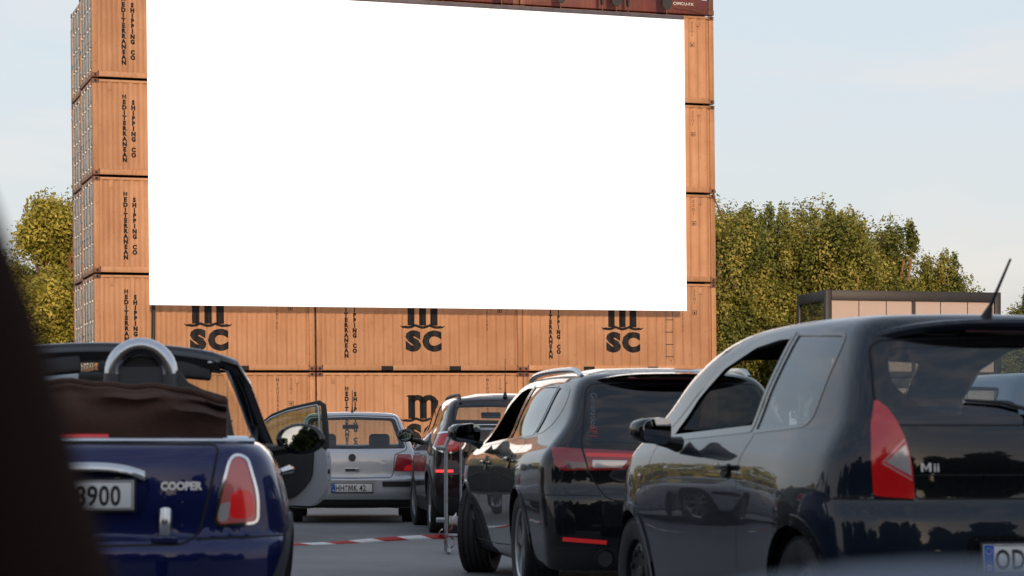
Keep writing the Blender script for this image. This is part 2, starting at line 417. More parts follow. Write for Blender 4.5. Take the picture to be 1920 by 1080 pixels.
_TXT = {}
def text_mesh(s, size=1.0, bold=.0, extrude=0, spacing=1.0, line=1.0, align='CENTER', sx=1.0):
    """text in the local XY plane; cap height equals size"""
    k = (s, size, bold, extrude, spacing, line, align, sx)
    if k in _TXT: return _TXT[k]
    if s[0] == 'M' and align == 'CENTER' and '\n' not in s:
        # the capital M is drawn by hand (stems and a V), the rest follows it
        st = .215 * size * (1 + 4 * bold) * .9; w = .92 * size; bm_ = bmesh.new(); V_ = lambda a, b_: bm_.verts.new((a, b_, 0))
        for pl in ([(0, 0), (st, 0), (st, size), (0, size)], [(w - st, 0), (w, 0), (w, size), (w - st, size)],
                   [(st, size), (st, size - st * 1.25), (w / 2, .10 * size), (w / 2, .10 * size + st * 1.5)], [(w / 2, .10 * size + st * 1.5), (w / 2, .10 * size), (w - st, size - st * 1.25), (w - st, size)]):
            f_ = bm_.faces.new([V_(*q_) for q_ in pl])
            if f_.normal.z < 0: f_.normal_flip()
        if extrude:
            r_ = bmesh.ops.extrude_face_region(bm_, geom=bm_.faces[:]); bmesh.ops.translate(bm_, vec=(0, 0, extrude), verts=[g_ for g_ in r_['geom'] if isinstance(g_, bmesh.types.BMVert)])
        off = w + .16 * size
        if len(s) > 1:
            rest = text_mesh(s[1:], size, bold, extrude, spacing, line, 'LEFT', 1.0); bm_.from_mesh(bpy.data.meshes[rest.name]) if False else None
            n0 = len(bm_.verts); bm_.from_mesh(rest); bm_.verts.ensure_lookup_table(); bmesh.ops.translate(bm_, vec=(off, 0, 0), verts=bm_.verts[n0:])
        x1_ = max(v.co.x for v in bm_.verts)
        for v in bm_.verts: v.co.x = (v.co.x - x1_ / 2) * sx
        me = bpy.data.meshes.new('txt'); bm_.to_mesh(me); bm_.free(); _TXT[k] = me
        return me
    c = bpy.data.curves.new('txt', 'FONT'); c.body = s; c.size = 1; c.offset = bold; c.extrude = extrude / size * .727
    c.space_character = spacing; c.space_line = line; c.align_x = align; c.resolution_u = 3
    o = bpy.data.objects.new('txt', c); me = bpy.data.meshes.new_from_object(o)
    f = size / .727
    me.transform(Matrix.Diagonal((f * sx, f, f, 1)))
    bpy.data.objects.remove(o); bpy.data.curves.remove(c)
    _TXT[k] = me
    return me
# text facing -Y (towards the camera), upright
TXROT = Matrix.Rotation(R(90), 4, 'X')
# ============================================================ THE SETTING
def sstep(x): x = max(0., min(1., x)); return x * x * (3 - 2 * x)
def ground_z(x, y):
    return sstep((y - 31) / 22.) * (.57 + .0100 * max(-14, min(14, x + 1.5)))
xs = [-600, -300, -150, -80] + [i * 2 for i in range(-25, 26)] + [80, 150, 300, 600]
ys = [-400, -200, -100, -40] + [i * 2 for i in range(-5, 45)] + [100, 130, 180, 260, 400, 700, 1200]
vts = [(x, y, ground_z(x, y)) for y in ys for x in xs]
fcs = [(j * len(xs) + i, j * len(xs) + i + 1, (j + 1) * len(xs) + i + 1, (j + 1) * len(xs) + i) for j in range(len(ys) - 1) for i in range(len(xs) - 1)]
me = bpy.data.meshes.new('paved_ground'); me.from_pydata(vts, [], fcs)
me.polygons.foreach_set('use_smooth', [True] * len(me.polygons))
tag(link_mesh('ground', me, None, ('paving',)), kind='structure')

# ---------------------------------------------------------------- container stack frame
PHI, TILT = R(18.9), R(.59)
WO = Vector((-11.17, 58.75, .457))
WR = Matrix.Rotation(PHI, 4, 'Z') @ Matrix.Rotation(-TILT, 4, 'Y')
WEU = (0, -TILT, PHI)
def wp(u, v, w): return WO + (WR @ Vector((u, v, w)))
CL, CW, CH = 6.058, 2.438, 2.591
PU, PW = 6.096, 2.631
D_ = .036
def corr(x, x0=.16):
    """corrugation depth at x: 0 outer, D_ inner"""
    p = (x - x0) % .278
    if p < .072: return 0.
    if p < .14: return D_ * (p - .072) / .068
    if p < .21: return D_
    return D_ * (1 - (p - .21) / .068)
def corr_xs(x0, x1, off=.16):
    out_ = [x0]; k = math.floor((x0 - off) / .278)
    while True:
        for q in (0, .072, .14, .21):
            x = off + k * .278 + q
            if x0 < x < x1: out_.append(x)
        k += 1
        if off + k * .278 > x1: break
    return out_ + [x1]

def corr_panel(mb, x0, x1, z0, z1, yf, sgn=1):
    X = corr_xs(x0, x1)
    lo = [mb.bm.verts.new((x, yf + sgn * corr(x), z0)) for x in X]; hi = [mb.bm.verts.new((x, yf + sgn * corr(x), z1)) for x in X]
    for i in range(len(X) - 1):
        f = mb.bm.faces.new((lo[i], lo[i + 1], hi[i + 1], hi[i])); f.material_index = mb.mi
    top = [mb.bm.verts.new((x, yf + sgn * .06, z1 - .001)) for x in X]
    bot = [mb.bm.verts.new((x, yf + sgn * .06, z0 + .001)) for x in X]
    for i in range(len(X) - 1):
        mb.bm.faces.new((hi[i], hi[i + 1], top[i + 1], top[i])).material_index = mb.mi
        mb.bm.faces.new((bot[i], bot[i + 1], lo[i + 1], lo[i])).material_index = mb.mi

def make_container(paint_, frame_paint, door_paint, name='shipping_container'):
    root = empty(name)
    # frame
    f = MB()
    for x in (0, CL - .15):
        for y in (0, CW - .13):
            f.b2((x, y, .118), (x + .15, y + .13, CH - .118), .012)
    for y0, y1 in ((.004, .055), (CW - .055, CW - .004)):
        f.b2((.178, y0, CH - .085), (CL - .178, y1, CH - .018), .006)          # top side rail
        for a, b in ((.178, 1.86), (2.20, 3.858), (4.198, CL - .178)):
            f.b2((a, y0, .014), (b, y1, .165), .006)                            # bottom rail between the fork pockets
        for a, b in ((1.862, 2.198), (3.86, 4.196)):
            f.b2((a, y0 + .003, .135), (b, y1 - .003, .1635))
    for x0, x1 in ((.004, .09), (CL - .09, CL - .004)):
        f.b2((x0, .178, .014), (x1, CW - .178, .17), .006)
        f.b2((x0, .178, CH - .12), (x1, CW - .178, CH - .018), .006)
    f.build('frame', frame_paint, root, angle=30)
    for a in (1.875, 3.873):
        p = MB(); p.b2((a, .012, .02), (a + .31, .3, .133)); p.build('fork_pocket', 'dark_gap', root, smooth=False)
    s = MB(); corr_panel(s, .152, CL - .152, .166, CH - .086, .022)
    s.build('side_panel', paint_, root, smooth=False, recalc=False)
    s = MB(); corr_panel(s, .152, CL - .152, .166, CH - .086, CW - .022, -1)
    s.build('side_panel', paint_, root, smooth=False, recalc=False)
    s = MB(); s.b2((.1, .06, CH - .05), (CL - .1, CW - .06, CH - .03)); s.build('roof', paint_, root, smooth=False)
    s = MB(); s.b2((.2, .4, -.034), (CL - .2, CW - .4, .15)); s.build('floor', 'dark_gap', root, smooth=False)  # dark slab reaches below the frame, added to stop sky light in the gap
    s = MB(); s.b2((CL - .08, .135, .172), (CL - .03, CW - .135, CH - .122))
    for k in range(8): s.b2((CL - .029, .22 + k * .255, .25), (CL - .008, .22 + k * .255 + .12, CH - .2), .008)
    s.build('end_panel', paint_, root, smooth=False)
    # doors on the end at x = 0
    for k in range(2):
        y0 = .14 + k * 1.085
        d = MB(); d.b2((.03, y0, .175), (.075, y0 + 1.073, CH - .125), .004)
        for q in range(4): d.b2((.018, y0 + .06, .27 + q * .57), (.03, y0 + 1.0, .27 + q * .57 + .42), .008)
        for z in (.42, .98, 1.54, 2.1): d.b2((.0, y0 + (.0 if k == 0 else .98), z), (.029, y0 + (.09 if k == 0 else 1.07), z + .09), .004)
        do = d.build('door', door_paint, root, angle=30)
        for q in (.26, .72):
            r = MB(); y = y0 + q
            r.cyl((-.005, y, .10), (-.005, y, CH - .06), .017, n=8)
            for z in (.2, .75, 1.3, 1.85, 2.4): r.b2((-.018, y - .05, z), (.03, y + .05, z + .06), .004)
            r.b2((-.02, y - .02, 1.02), (-.004, y + .34, 1.05), .003)
            r.build('lock_rod', 'rod_grey', root, angle=30)
    # corner castings
    for x in (-.003, CL - .175):
        for y in (-.003, CW - .159):
            for z in (0, CH - .118):
                c_ = MB(); c_.b2((x, y, z), (x + .178, y + .162, z + .118), .01)
                c_.mi = 1
                yy = y - .0015 if y < 1 else y + .1605
                c_.b2((x + .06, yy, z + .028), (x + .118, yy + .004, z + .09), .001)
                xx = x - .0015 if x < 1 else x + .1765
                c_.b2((xx, y + .055, z + .028), (xx + .004, y + .11, z + .09), .001)
                c_.build('corner_casting', ('rusty', 'dark_gap'), root, angle=30)
    for x in (.42, CL - .55):
        v = MB(); v.b2((x, .002, CH - .31), (x + .1, .03, CH - .12), .006); v.build('vent', paint_, root)
    return root

def vertical(word, x, ztop, pitch=.142, cap=.116, bold=.072):
    """letters stacked below one another: list of (mesh, matrix)"""
    return [(text_mesh(ch, cap, bold), Matrix.Translation((x, 0, ztop - i * pitch - cap)) @ TXROT) for i, ch in enumerate(word) if ch != ' ']

def project_letters(items, name, parent, mat='letter_black'):
    """lettering follows the corrugation of the wall it is painted on"""
    mb = MB()
    for me_, M_ in items: mb.mesh(me_, M_)
    x0 = min(v.co.x for v in mb.bm.verts); x1 = max(v.co.x for v in mb.bm.verts)
    for x in corr_xs(x0, x1)[1:-1]:
        bmesh.ops.bisect_plane(mb.bm, geom=mb.bm.verts[:] + mb.bm.edges[:] + mb.bm.faces[:], plane_co=(x, 0, 0), plane_no=(1, 0, 0), dist=1e-5)
    for v in mb.bm.verts:
        v.co.y = .022 + corr(v.co.x) - .0025
    return mb.build(name, mat, parent, smooth=False, recalc=False)

def m_logo():
    """three-stemmed m with flared feet standing on a wave, over the letters SC"""
    mb = bmesh.new()
    def poly(pts): mb.faces.new([mb.verts.new((x, 0, z)) for x, z in pts])
    zt, zb = .66, .02
    for sx in (-.335, 0, .335):
        h = zt if sx < -.1 else zt - .10
        poly([(sx - .105, zb), (sx + .105, zb), (sx + .105, h - .02), (sx - .105, h)])
    poly([(-.50, zt + .0), (-.43, zt + .03), (-.225, zt + .03), (-.225, zt - .05), (-.43, zt - .03)])
    for cx in (-.335, 0):      # arches
        a = []
        for k in range(9):
            t_ = PI - PI * k / 8; a.append((cx + .1675 + .272 * math.cos(t_), zt - .20 + .235 * math.sin(t_)))
        b_ = []
        for k in range(9):
            t_ = PI * k / 8; b_.append((cx + .1675 + .06 * math.cos(t_), zt - .17 + .05 * math.sin(t_)))
        poly(a + b_)
    # wave
    up, dn = [], []
    for k in range(33):
        x = -.66 + 1.32 * k / 32
        z = -.02 - .055 * abs(math.sin((x + .0) / .45 * PI * .5)) if abs(x) < .5 else -.045 - .05 * math.sin((abs(x) - .5) / .16 * PI * .5) + .10 * ((abs(x) - .5) / .16) ** 2
        z = -.01 - .06 * abs(math.cos(x * PI / .42)) if abs(x) < .5 else z
        th = .055 if abs(x) < .5 else .05 * (1 - ((abs(x) - .5) / .17)) + .012
        th *= 1.35; up.append((x, z + th)); dn.append((x, z))
    poly(up[::-1] + dn)
    me_ = bpy.data.meshes.new('m'); mb.to_mesh(me_); mb.free()
    return me_
MLOGO = m_logo()

def container_letters(root, code, logo=True, ladder=False):
    it = vertical('MEDITERRANEAN', .86, CH - .40) + vertical('SHIPPING CO', 1.10, CH - .55)
    project_letters(it, 'company_lettering', root)
    if logo:
        it = [(MLOGO, Matrix.Translation((3.08, 0, 1.26))),
              (text_mesh('S', .52, .075), Matrix.Translation((2.80, 0, .60)) @ TXROT @ Matrix.Diagonal((1.16, 1, 1, 1))),
              (text_mesh('C', .52, .075), Matrix.Translation((3.36, 0, .60)) @ TXROT @ Matrix.Diagonal((1.04, 1, 1, 1)))]
        project_letters(it, 'emblem', root)
    it = vertical(code, 5.0, CH - .17, .118, .085, .0) + vertical('22G1', 5.38, CH - .17, .118, .085, .0)
    # small frame mark under the size code
    z = CH - .17 - 4 * .118 - .17
    me_ = bpy.data.meshes.new('q'); bq = bmesh.new()
    for a, b_, c_, d_ in ((5.32, z, 5.44, z + .012), (5.32, z - .11, 5.44, z - .098), (5.32, z - .098, 5.332, z), (5.428, z - .098, 5.44, z), (5.36, z - .08, 5.40, z - .03)):
        bq.faces.new([bq.verts.new(p) for p in ((a, 0, b_), (c_, 0, b_), (c_, 0, d_), (a, 0, d_))])
    bq.to_mesh(me_); bq.free(); it.append((me_, Matrix.Identity(4)))
    project_letters(it, 'code_lettering', root)
    if ladder:
        me_ = bpy.data.meshes.new('q'); bq = bmesh.new()
        rects = [(4.47, .35, 4.478, 2.3), (4.662, .35, 4.67, 2.3)] + [(4.45, .42 + k * .36, 4.69, .44 + k * .36) for k in range(6)]
        for a, b_, c_, d_ in rects:
            bq.faces.new([bq.verts.new(p) for p in ((a, 0, b_), (c_, 0, b_), (c_, 0, d_), (a, 0, d_))])
        bq.to_mesh(me_); bq.free(); project_letters([(me_, Matrix.Identity(4))], 'ladder_marking', root)

proto = make_container('ochre', 'ochre_frame', 'grey_white')
protos = [proto]
CODES = ['MEDU5945213', 'MEDU3304746', 'MSCU1720380', 'MEDU6128705', 'MEDU2251203', 'MSCU8824173', 'MEDU1198346', 'MEDU7700921']
COLN = ('left', 'middle', 'right'); ROWN = ('lowest', 'second from the ground', 'third from the ground', 'fourth from the ground', 'topmost yellow')
GC = 'yellow containers stacked three wide and five high'
LBL = {
 (0, 0): 'yellow container on the ground at the left, behind the open silver car door',
 (1, 0): 'yellow container on the ground behind the silver hatchback, whole black m logo in view',
 (2, 0): 'yellow container on the ground at the right, mostly hidden behind the black estate car',
 (0, 1): 'yellow container under the left corner of the screen, crossed by a thick black cable',
 (1, 1): 'yellow container centred just under the screen, black SC showing, two fork pockets below',
 (2, 1): 'yellow container just under the right end of the screen, with black ladder marks',
}
n = 0
for row in range(5):
    for col_ in range(3):
        if (row, col_) == (0, 0):
            o = proto
            keep = list(o.children)
        else:
            o = proto.copy(); COL.objects.link(o)
            for ch in base_children:
                cc = ch.copy(); COL.objects.link(cc); cc.parent = o
        if (row, col_) == (0, 0): base_children = list(o.children)
        o.location = wp(col_ * PU + (.0, .012, -.01)[col_], (0, .01, -.008, .012, 0)[(row + col_) % 5], row * PW)
        o.rotation_euler = WEU
        container_letters(o, CODES[(row * 3 + col_) % 8], logo=True, ladder=(row, col_) == (1, 2))
        lab = LBL.get((col_, row)) or (
            ('yellow container %s in the left column, vertical lettering beside the screen' % ROWN[row]) if col_ == 0 else
            ('yellow container %s in the middle column, behind the white screen' % ROWN[row]) if col_ == 1 else
            ('yellow container %s in the right column, narrow strip right of the screen' % ROWN[row]))
        tag(o, lab, 'shipping container', GC)
# second row behind: only its ends are in view, at the left
for row in range(5):
    o = proto.copy(); COL.objects.link(o)
    for ch in base_children:
        cc = ch.copy(); COL.objects.link(cc); cc.parent = o
    o.location = wp(.10, 2.47, row * PW); o.rotation_euler = WEU
    tag(o, 'container with grey rusty door end, %s, just behind the left yellow column' % ROWN[row].replace('topmost yellow', 'fifth from the ground'), 'shipping container', 'second row of containers seen by their door ends')
mc = make_container('maroon', 'maroon', 'maroon')
for row in range(5):
    o = mc if row == 0 else copy_tree(mc)
    o.location = wp(.42, 4.93, row * PW); o.rotation_euler = WEU
    tag(o, 'dark maroon container, thin strip at left edge of the stack, %s' % ROWN[row].replace('topmost yellow', 'fifth from the ground'), 'shipping container', 'maroon containers of the rearmost row')

# ---------------------------------------------------------------- folded flat racks on top
def flat_rack():
    root = empty('flat_rack')
    b_ = MB()
    for y in (.0, CW - .16):
        b_.b2((.18, y, -.028), (CL - .18, y + .16, .40), .012)
    for k in range(9): b_.b2((.3 + k * .65, .165, .17), (.38 + k * .65, CW - .165, .34))
    b_.build('base', 'maroon', root, angle=30)
    d = MB(); d.b2((.18, .165, .345), (CL - .18, CW - .165, .39)); d.b2((.182, .165, -.02), (CL - .182, .9, .02)); d.build('deck', 'rusty', root)
    for x in (0, CL - .178):
        for y in (-.003, CW - .159):
            c_ = MB(); c_.b2((x, y, -.03), (x + .178, y + .162, .118), .01); c_.b2((x + .01, y + .01, .119), (x + .168, y + .15, .50), .015); c_.b2((x - .002, y - .002, .501), (x + .18, y + .162, .60), .01)
            c_.build('corner_post', 'rusty', root, angle=30)
    for s_ in (1, -1):
        e_ = MB(); x0 = .25 if s_ == 1 else CL - .25
        e_.b2((x0, .3, .405), (x0 + s_ * 2.4, .42, .52), .015); e_.b2((x0, CW - .42, .405), (x0 + s_ * 2.4, CW - .3, .52), .015)
        for k in range(5): e_.b2((x0 + s_ * (.1 + k * .5), .425, .42), (x0 + s_ * (.2 + k * .5), CW - .425, .50))
        e_.build('folded_end', 'maroon', root, angle=30)
    br = MB()
    for x0, x1 in ((CL - .35, CL - 1.3), (.35, 1.3)):
        pts = [(x0 + (x1 - x0) * k / 8, -.012, .02 + .10 * math.sin(PI * .5 * k / 8)) for k in range(9)]
        br.tube(pts, .022, 6)
    br.build('brace', 'rusty', root)
    return root
fr = flat_rack()
for k in range(3):
    o = fr if k == 0 else copy_tree(fr)
    o.location = wp(k * PU, 0, 5 * PW + .02); o.rotation_euler = WEU
    tag(o, ('dark red folded flat rack on top of the left column, above the picture', 'dark red folded flat rack on top of the middle column, behind black straps', 'dark red folded flat rack at the top right corner with a white mark')[k], 'flat rack', 'folded flat racks on top of the containers')
    if k == 2:
        mb = MB(); mb.mesh(text_mesh('CIMCU-FX', .085, .01, sx=1.2), Matrix.Translation((CL - .98, -.004, .22)) @ TXROT)
        mb.build('lettering', 'plate_white', o, smooth=False)
    o2 = fr.copy(); COL.objects.link(o2)
    for ch in fr.children:
        cc = ch.copy(); COL.objects.link(cc); cc.parent = o2
    o2.location = wp(k * PU, 0, 5 * PW + .02 + .62); o2.rotation_euler = WEU
    tag(o2, 'second dark red flat rack stacked on the %s folded one, top of the stack' % COLN[k], 'flat rack', 'folded flat racks on top of the containers')

# ---------------------------------------------------------------- the screen
SX0, SX1 = 1.46, 17.07        # along the wall (u)
SZ0, SZ1 = 4.36, 12.81
scr = empty('cinema_screen', wp(-.10, -.72, 0), WEU)
tag(scr, 'huge blank white open-air cinema screen hung on the stacked containers', 'screen')
s = MB(); s.b2((SX0, -.012, SZ0), (SX1, .012, SZ1)); s.build('screen_sheet', 'screen_white', scr, smooth=False)
s = MB()
s.b2((SX0 - .01, -.05, SZ1 + .004), (SX1 - .02, .16, SZ1 + .115), .01)
for k in range(9): s.b2((SX0 + .2 + k * 1.9, -.055, SZ1 + .0), (SX0 + .23 + k * 1.9, .165, SZ1 + .12))
s.build('top_beam', 'screen_frame', scr, angle=30)
s = MB()
s.b2((SX0 + .05, .016, SZ0 + .05), (SX0 + .13, .1, SZ1 - .02)); s.b2((SX1 - .13, .016, SZ0 + .05), (SX1 - .05, .1, SZ1 - .02)); s.b2((SX0 + .14, .016, SZ0 + .05), (SX1 - .14, .1, SZ0 + .13))
s.build('rear_frame', 'screen_frame', scr)
# hangers: turnbuckle on the beam, black webbing up over the flat racks
random.seed(4)
hang = [(x, random.random()) for x in (3.3, 5.0, 6.6, 8.1, 9.6, 11.1, 11.55, 12.05, 13.05, 14.4, 15.55, 15.82, 16.9)]
hu = [2.2, 4.2, 5.9, 7.6, 8.95, 9.5, 9.78, 11.5, 13.28, 14.55, 14.98, 15.35, 16.55]
proto_h = None
def hanger(wide):
    root = empty('screen_hanger')
    t_ = MB(); t_.cyl((0, -.02, -.02), (0, -.02, .10), .014, n=8); t_.cyl((0, -.02, .10), (0, -.02, .21), .03, n=8); t_.cyl((0, -.02, .21), (0, -.02, .24), .014, n=8)
    t_.build('turnbuckle', 'rusty', root)
    t_ = MB()
    w = .15 if wide else .035
    pr = [(-w * .35, .17), (w * .35, .17), (w, .28), (w, 2.0), (-w, 2.0), (-w, .28)]
    t_.prism(pr, 'Y', -.07, .06)
    t_.build('strap', 'black_plastic', root)
    return root
hA, hB = hanger(True), hanger(False)
wide_set = {2, 7, 8, 10, 12}
usedA = usedB = False
for i, u in enumerate(hu):
    w_ = i in wide_set
    if w_: o = hA if not usedA else copy_tree(hA); usedA = True
    else: o = hB if not usedB else copy_tree(hB); usedB = True
    o.location = wp(u - .10, -.66, SZ1 + .115); o.rotation_euler = WEU
    kind_ = 'wide black ballast strap' if w_ else 'thin black strap with turnbuckle'
    tag(o, kind_ + (', number %d counted from the top right screen corner' % (len(hu) - i)), 'hanger', 'straps that hold the screen')

# drain pipe / cable that hangs below the left end of the screen
mb = MB(); mb.tube([(0, 0, -.05), (.01, 0, 1.2), (-.02, 0, 2.6), (.01, 0, 4.4)], .055, 10)
o = mb.build('cable', 'black_plastic'); o.location = wp(1.56, -.09, .05); o.rotation_euler = WEU
tag(o, 'thick black cable hanging down the yellow wall below the left end of the screen', 'cable')

# lashing rod at the right edge of the stack
mb = MB(); mb.cyl((0, 0, 0), (.40, -.05, -.92), .02, n=8)
o = mb.build('lashing_rod', 'rusty'); o.location = wp(3 * PU - .18, -.03, 2 * PW + .03 + PW); o.rotation_euler = WEU
tag(o, 'thin dark lashing rod slanting from the right edge of the container stack', 'rod')

# ---------------------------------------------------------------- glazed office container, two storeys
pv = empty('glazed_kiosk', (10.85, 75.6, 0.45), (0, 0, R(-12)))
tag(pv, 'dark framed two storey glazed container kiosk behind the black hatchback roof', 'kiosk')
pv.rotation_euler = (0, 0, R(12))
KL, KW = 6.5, 3.0
def kiosk():
    f = MB()
    for st in range(2):
        z = st * 3.03
        for x in (0, KL - .22):
            for y in (0, KW - .22): f.b2((x, y, z + .002), (x + .22, y + .22, z + 3.02), .01)
        for zz, h in ((z + .01, .2), (z + 2.66, .35)):
            f.b2((.221, .003, zz), (KL - .221, .16, zz + h), .01); f.b2((.221, KW - .16, zz), (KL - .221, KW - .003, zz + h), .01)
            f.b2((.003, .221, zz), (.16, KW - .221, zz + h), .01); f.b2((KL - .16, .221, zz), (KL - .003, KW - .221, zz + h), .01)
    f.build('frame', 'kiosk_dark', pv, angle=30)
    for st in range(2):
        z = st * 3.03
        for k in range(6):
            x0 = .225 + k * (KL - .45) / 6
            g = MB(); g.b2((x0 + .015, .06, z + .212), (x0 + (KL - .45) / 6 - .015, .075, z + 2.655)); g.build('pane', 'glass_sunset_haze', pv, smooth=False)
        for k in range(2):
            y0 = .225 + k * (KW - .45) / 2
            g = MB(); g.b2((.06, y0 + .015, z + .212), (.075, y0 + (KW - .45) / 2 - .015, z + 2.655)); g.build('pane', 'glass_green', pv, smooth=False)
        m_ = MB(); m_.b2((KL / 2 - .07, .04, z + .212), (KL / 2 + .07, .14, z + 2.655)); m_.build('mullion', 'kiosk_dark', pv)
        b_ = MB(); b_.b2((.3, KW - .6, z + .215), (KL - .3, KW - .55, z + 2.6)); b_.build('inner_wall', 'kiosk_wall', pv)
    r_ = MB(); r_.b2((.1, .1, 6.0), (KL - .1, KW - .1, 6.05)); r_.build('roof', 'kiosk_dark', pv)
simple('kiosk_dark', (.022, .019, .021), .5, var=.3, vscale=2)
simple('kiosk_wall', (.80, .66, .58), .8, var=.15)  # pale pink tone helps paint the sunset reflection seen in the panes
kiosk()

# ---------------------------------------------------------------- trees
def leaves_mesh(rng, centres, spread, per, size, up=.0):
    N = len(centres) * per
    c = np.repeat(centres, per, axis=0)
    sp = np.repeat(spread, per, axis=0)
    d = rng.normal(size=(N, 3)); d /= np.linalg.norm(d, axis=1)[:, None]
    rad = rng.random((N, 1)) ** .45
    p = c + d * rad * sp
    nrm = d + rng.normal(size=(N, 3)) * .8 + np.array([0, 0, .35]); nrm /= np.linalg.norm(nrm, axis=1)[:, None]
    t1 = np.cross(nrm, rng.normal(size=(N, 3))); t1 /= np.linalg.norm(t1, axis=1)[:, None]
    t2 = np.cross(nrm, t1)
    sz = size * (.6 + .8 * rng.random((N, 1)))
    V = np.empty((N, 4, 3))
    V[:, 0] = p - t1 * sz; V[:, 1] = p + t2 * sz * .55 + nrm * sz * .2; V[:, 2] = p + t1 * sz; V[:, 3] = p - t2 * sz * .55 + nrm * sz * .2
    me_ = bpy.data.meshes.new('leaves')
    me_.vertices.add(N * 4); me_.vertices.foreach_set('co', V.reshape(-1))
    me_.loops.add(N * 4); me_.loops.foreach_set('vertex_index', np.arange(N * 4, dtype=np.int32))
    me_.polygons.add(N); me_.polygons.foreach_set('loop_start', np.arange(0, N * 4, 4, dtype=np.int32)); me_.polygons.foreach_set('loop_total', np.full(N, 4, dtype=np.int32))
    me_.update(calc_edges=True)
    a = me_.attributes.new('leafrand', 'FLOAT', 'FACE'); a.data.foreach_set('value', (.45 * rng.random(N) + .55 * np.repeat(rng.random(len(centres)), per)).astype(np.float32))
    return me_

def make_tree(name, seed, H, Rx, Ry, z0, leaf='leaf_olive', sprigs=420, per=46, size=.15, poplar=True, bark='bark'):
    """tree with a trunk, limbs and a crown of leaf sprigs spread through an uneven envelope"""
    rng = np.random.default_rng(seed); root = empty(name)
    n_l = 9
    lobes = []
    for i in range(n_l):
        a = rng.random() * 2 * PI; r = rng.random() ** .5 * .55
        zc = z0 + (H - z0) * (.25 + .5 * rng.random())
        lobes.append((np.array([Rx * r * math.cos(a), Ry * r * math.sin(a), zc]), np.array([Rx, Ry, (H - z0) * .5]) * (.42 + .22 * rng.random())))
    lobes.append((np.array([0, 0, z0 + (H - z0) * .55]), np.array([Rx * .72, Ry * .72, (H - z0) * .44])))
    C, S = [], []
    for i in range(sprigs):
        lc, lr = lobes[rng.integers(len(lobes))]
        d = rng.normal(size=3); d[2] = d[2] * .9 + .2; d /= np.linalg.norm(d)
        p = lc + d * lr * (.72 + .42 * rng.random())
        if p[2] < z0 * .8: continue
        if p[2] > H: p[2] = H - rng.random() * 1.0
        C.append(p)
        s_ = .30 + .42 * rng.random()
        S.append([s_, s_, s_ * (1.9 if poplar and p[2] > z0 + (H - z0) * .45 else 1.15)])
    # upright shoots that break the outline
    if poplar:
        for i in range(sprigs // 10):
            a = rng.random() * 2 * PI; r = rng.random() ** .5
            lc, lr = lobes[rng.integers(len(lobes))]
            p = lc + np.array([lr[0] * r * math.cos(a) * .8, lr[1] * r * math.sin(a) * .8, lr[2] * (math.sqrt(max(0, 1 - r * r * .64))) + .35])
            C.append(p); S.append([.24, .24, .62])
    C = np.array(C); S = np.array(S); zf = (H - .5 - z0 * .9) / (C[:, 2].max() - z0 * .9); C[:, 2] = z0 * .9 + (C[:, 2] - z0 * .9) * (H - .5 - z0 * .9) / (C[:, 2].max() - z0 * .9)
    me_ = leaves_mesh(rng, C, S, per, size)
    crown = link_mesh('crown', me_, root, (leaf,))
    tr = MB()
    tr.tube([(0, 0, -.3), (.05, 0, H * .2), (-.1, .05, H * .45), (.08, 0, H * .75)], [.28, .22, .16, .05], 8)
    for i in range(44):
        lc, lr = lobes[rng.integers(len(lobes))]
        d = rng.normal(size=3); d[2] = abs(d[2]); d /= np.linalg.norm(d)
        e_ = lc + d * lr * (.8 + .3 * rng.random())
        e_[2] = z0 * .9 + (e_[2] - z0 * .9) * zf * .96
        zs = H * (.15 + .45 * rng.random())
        st = np.array([0, 0, min(zs, e_[2] - .6)])
        mid = (st + e_) / 2 + np.array([0, 0, -.35])
        tr.tube([st, mid, e_], [.10, .07, .04], 5)
    tr.build('trunk', bark, root)
    return root
T = []
GT = 'trees behind the container stack'
tp = [make_tree('leafy_tree', 11, 10.0, 2.5, 2.3, .8, bark='bark_warm', sprigs=330, per=250, size=.068), make_tree('leafy_tree', 23, 10.0, 2.4, 2.3, .8, bark='bark_warm', sprigs=320, per=250, size=.068), make_tree('leafy_tree', 37, 10.0, 2.3, 2.2, .8, bark='bark_warm', sprigs=300, per=250, size=.068)]
spots = [ # x, y, proto, scale, zscale, rot, label
 (8.2, 84, 0, 1.0, 1.0, 0.3, 'tall dense tree rising right beside the container stack, first of the row'),
 (10.7, 86, 1, 1.0, 1.02, 1.9, 'dense olive tree second in the row, directly above the left corner of the kiosk'),
 (12.9, 85, 2, 1.0, .96, 2.7, 'leafy tree third in the row, just above the left part of the kiosk roof'),
 (15.0, 87, 0, .96, 1.0, 4.0, 'leafy tree with the sharpest upright shoot, rising over the middle of the kiosk roof'),
 (17.3, 88, 1, .92, .92, 5.1, 'lower tree over the right half of the kiosk, outline stepping down'),
 (18.9, 88, 2, .76, .83, .8, 'smallest tree at the right end of the row, ragged twigs against the sky'),
 (21.6, 90, 1, .90, .80, 2.2, 'separate yellowish tree at the far right edge behind the car aerial'),
 (9.6, 93, 2, 1.1, .98, 3.3, 'darker tree filling the gap behind the first two trees of the row'),
 (14.0, 95, 1, 1.1, 1.0, .2, 'darker tree behind the middle of the right hand row'),
]
tl = [make_tree('leafy_tree', 51, 9.6, 2.3, 2.2, 5.2, leaf='leaf_yellow', sprigs=125, per=230, size=.07, poplar=False, bark='bark_warm'), make_tree('leafy_tree', 63, 6.8, 2.6, 2.3, .5, leaf='leaf_yellow', sprigs=270, per=230, size=.07, poplar=False), make_tree('leafy_tree', 71, 6.8, 2.4, 2.1, .6, leaf='leaf_olive', sprigs=250, per=230, size=.07, poplar=False)]
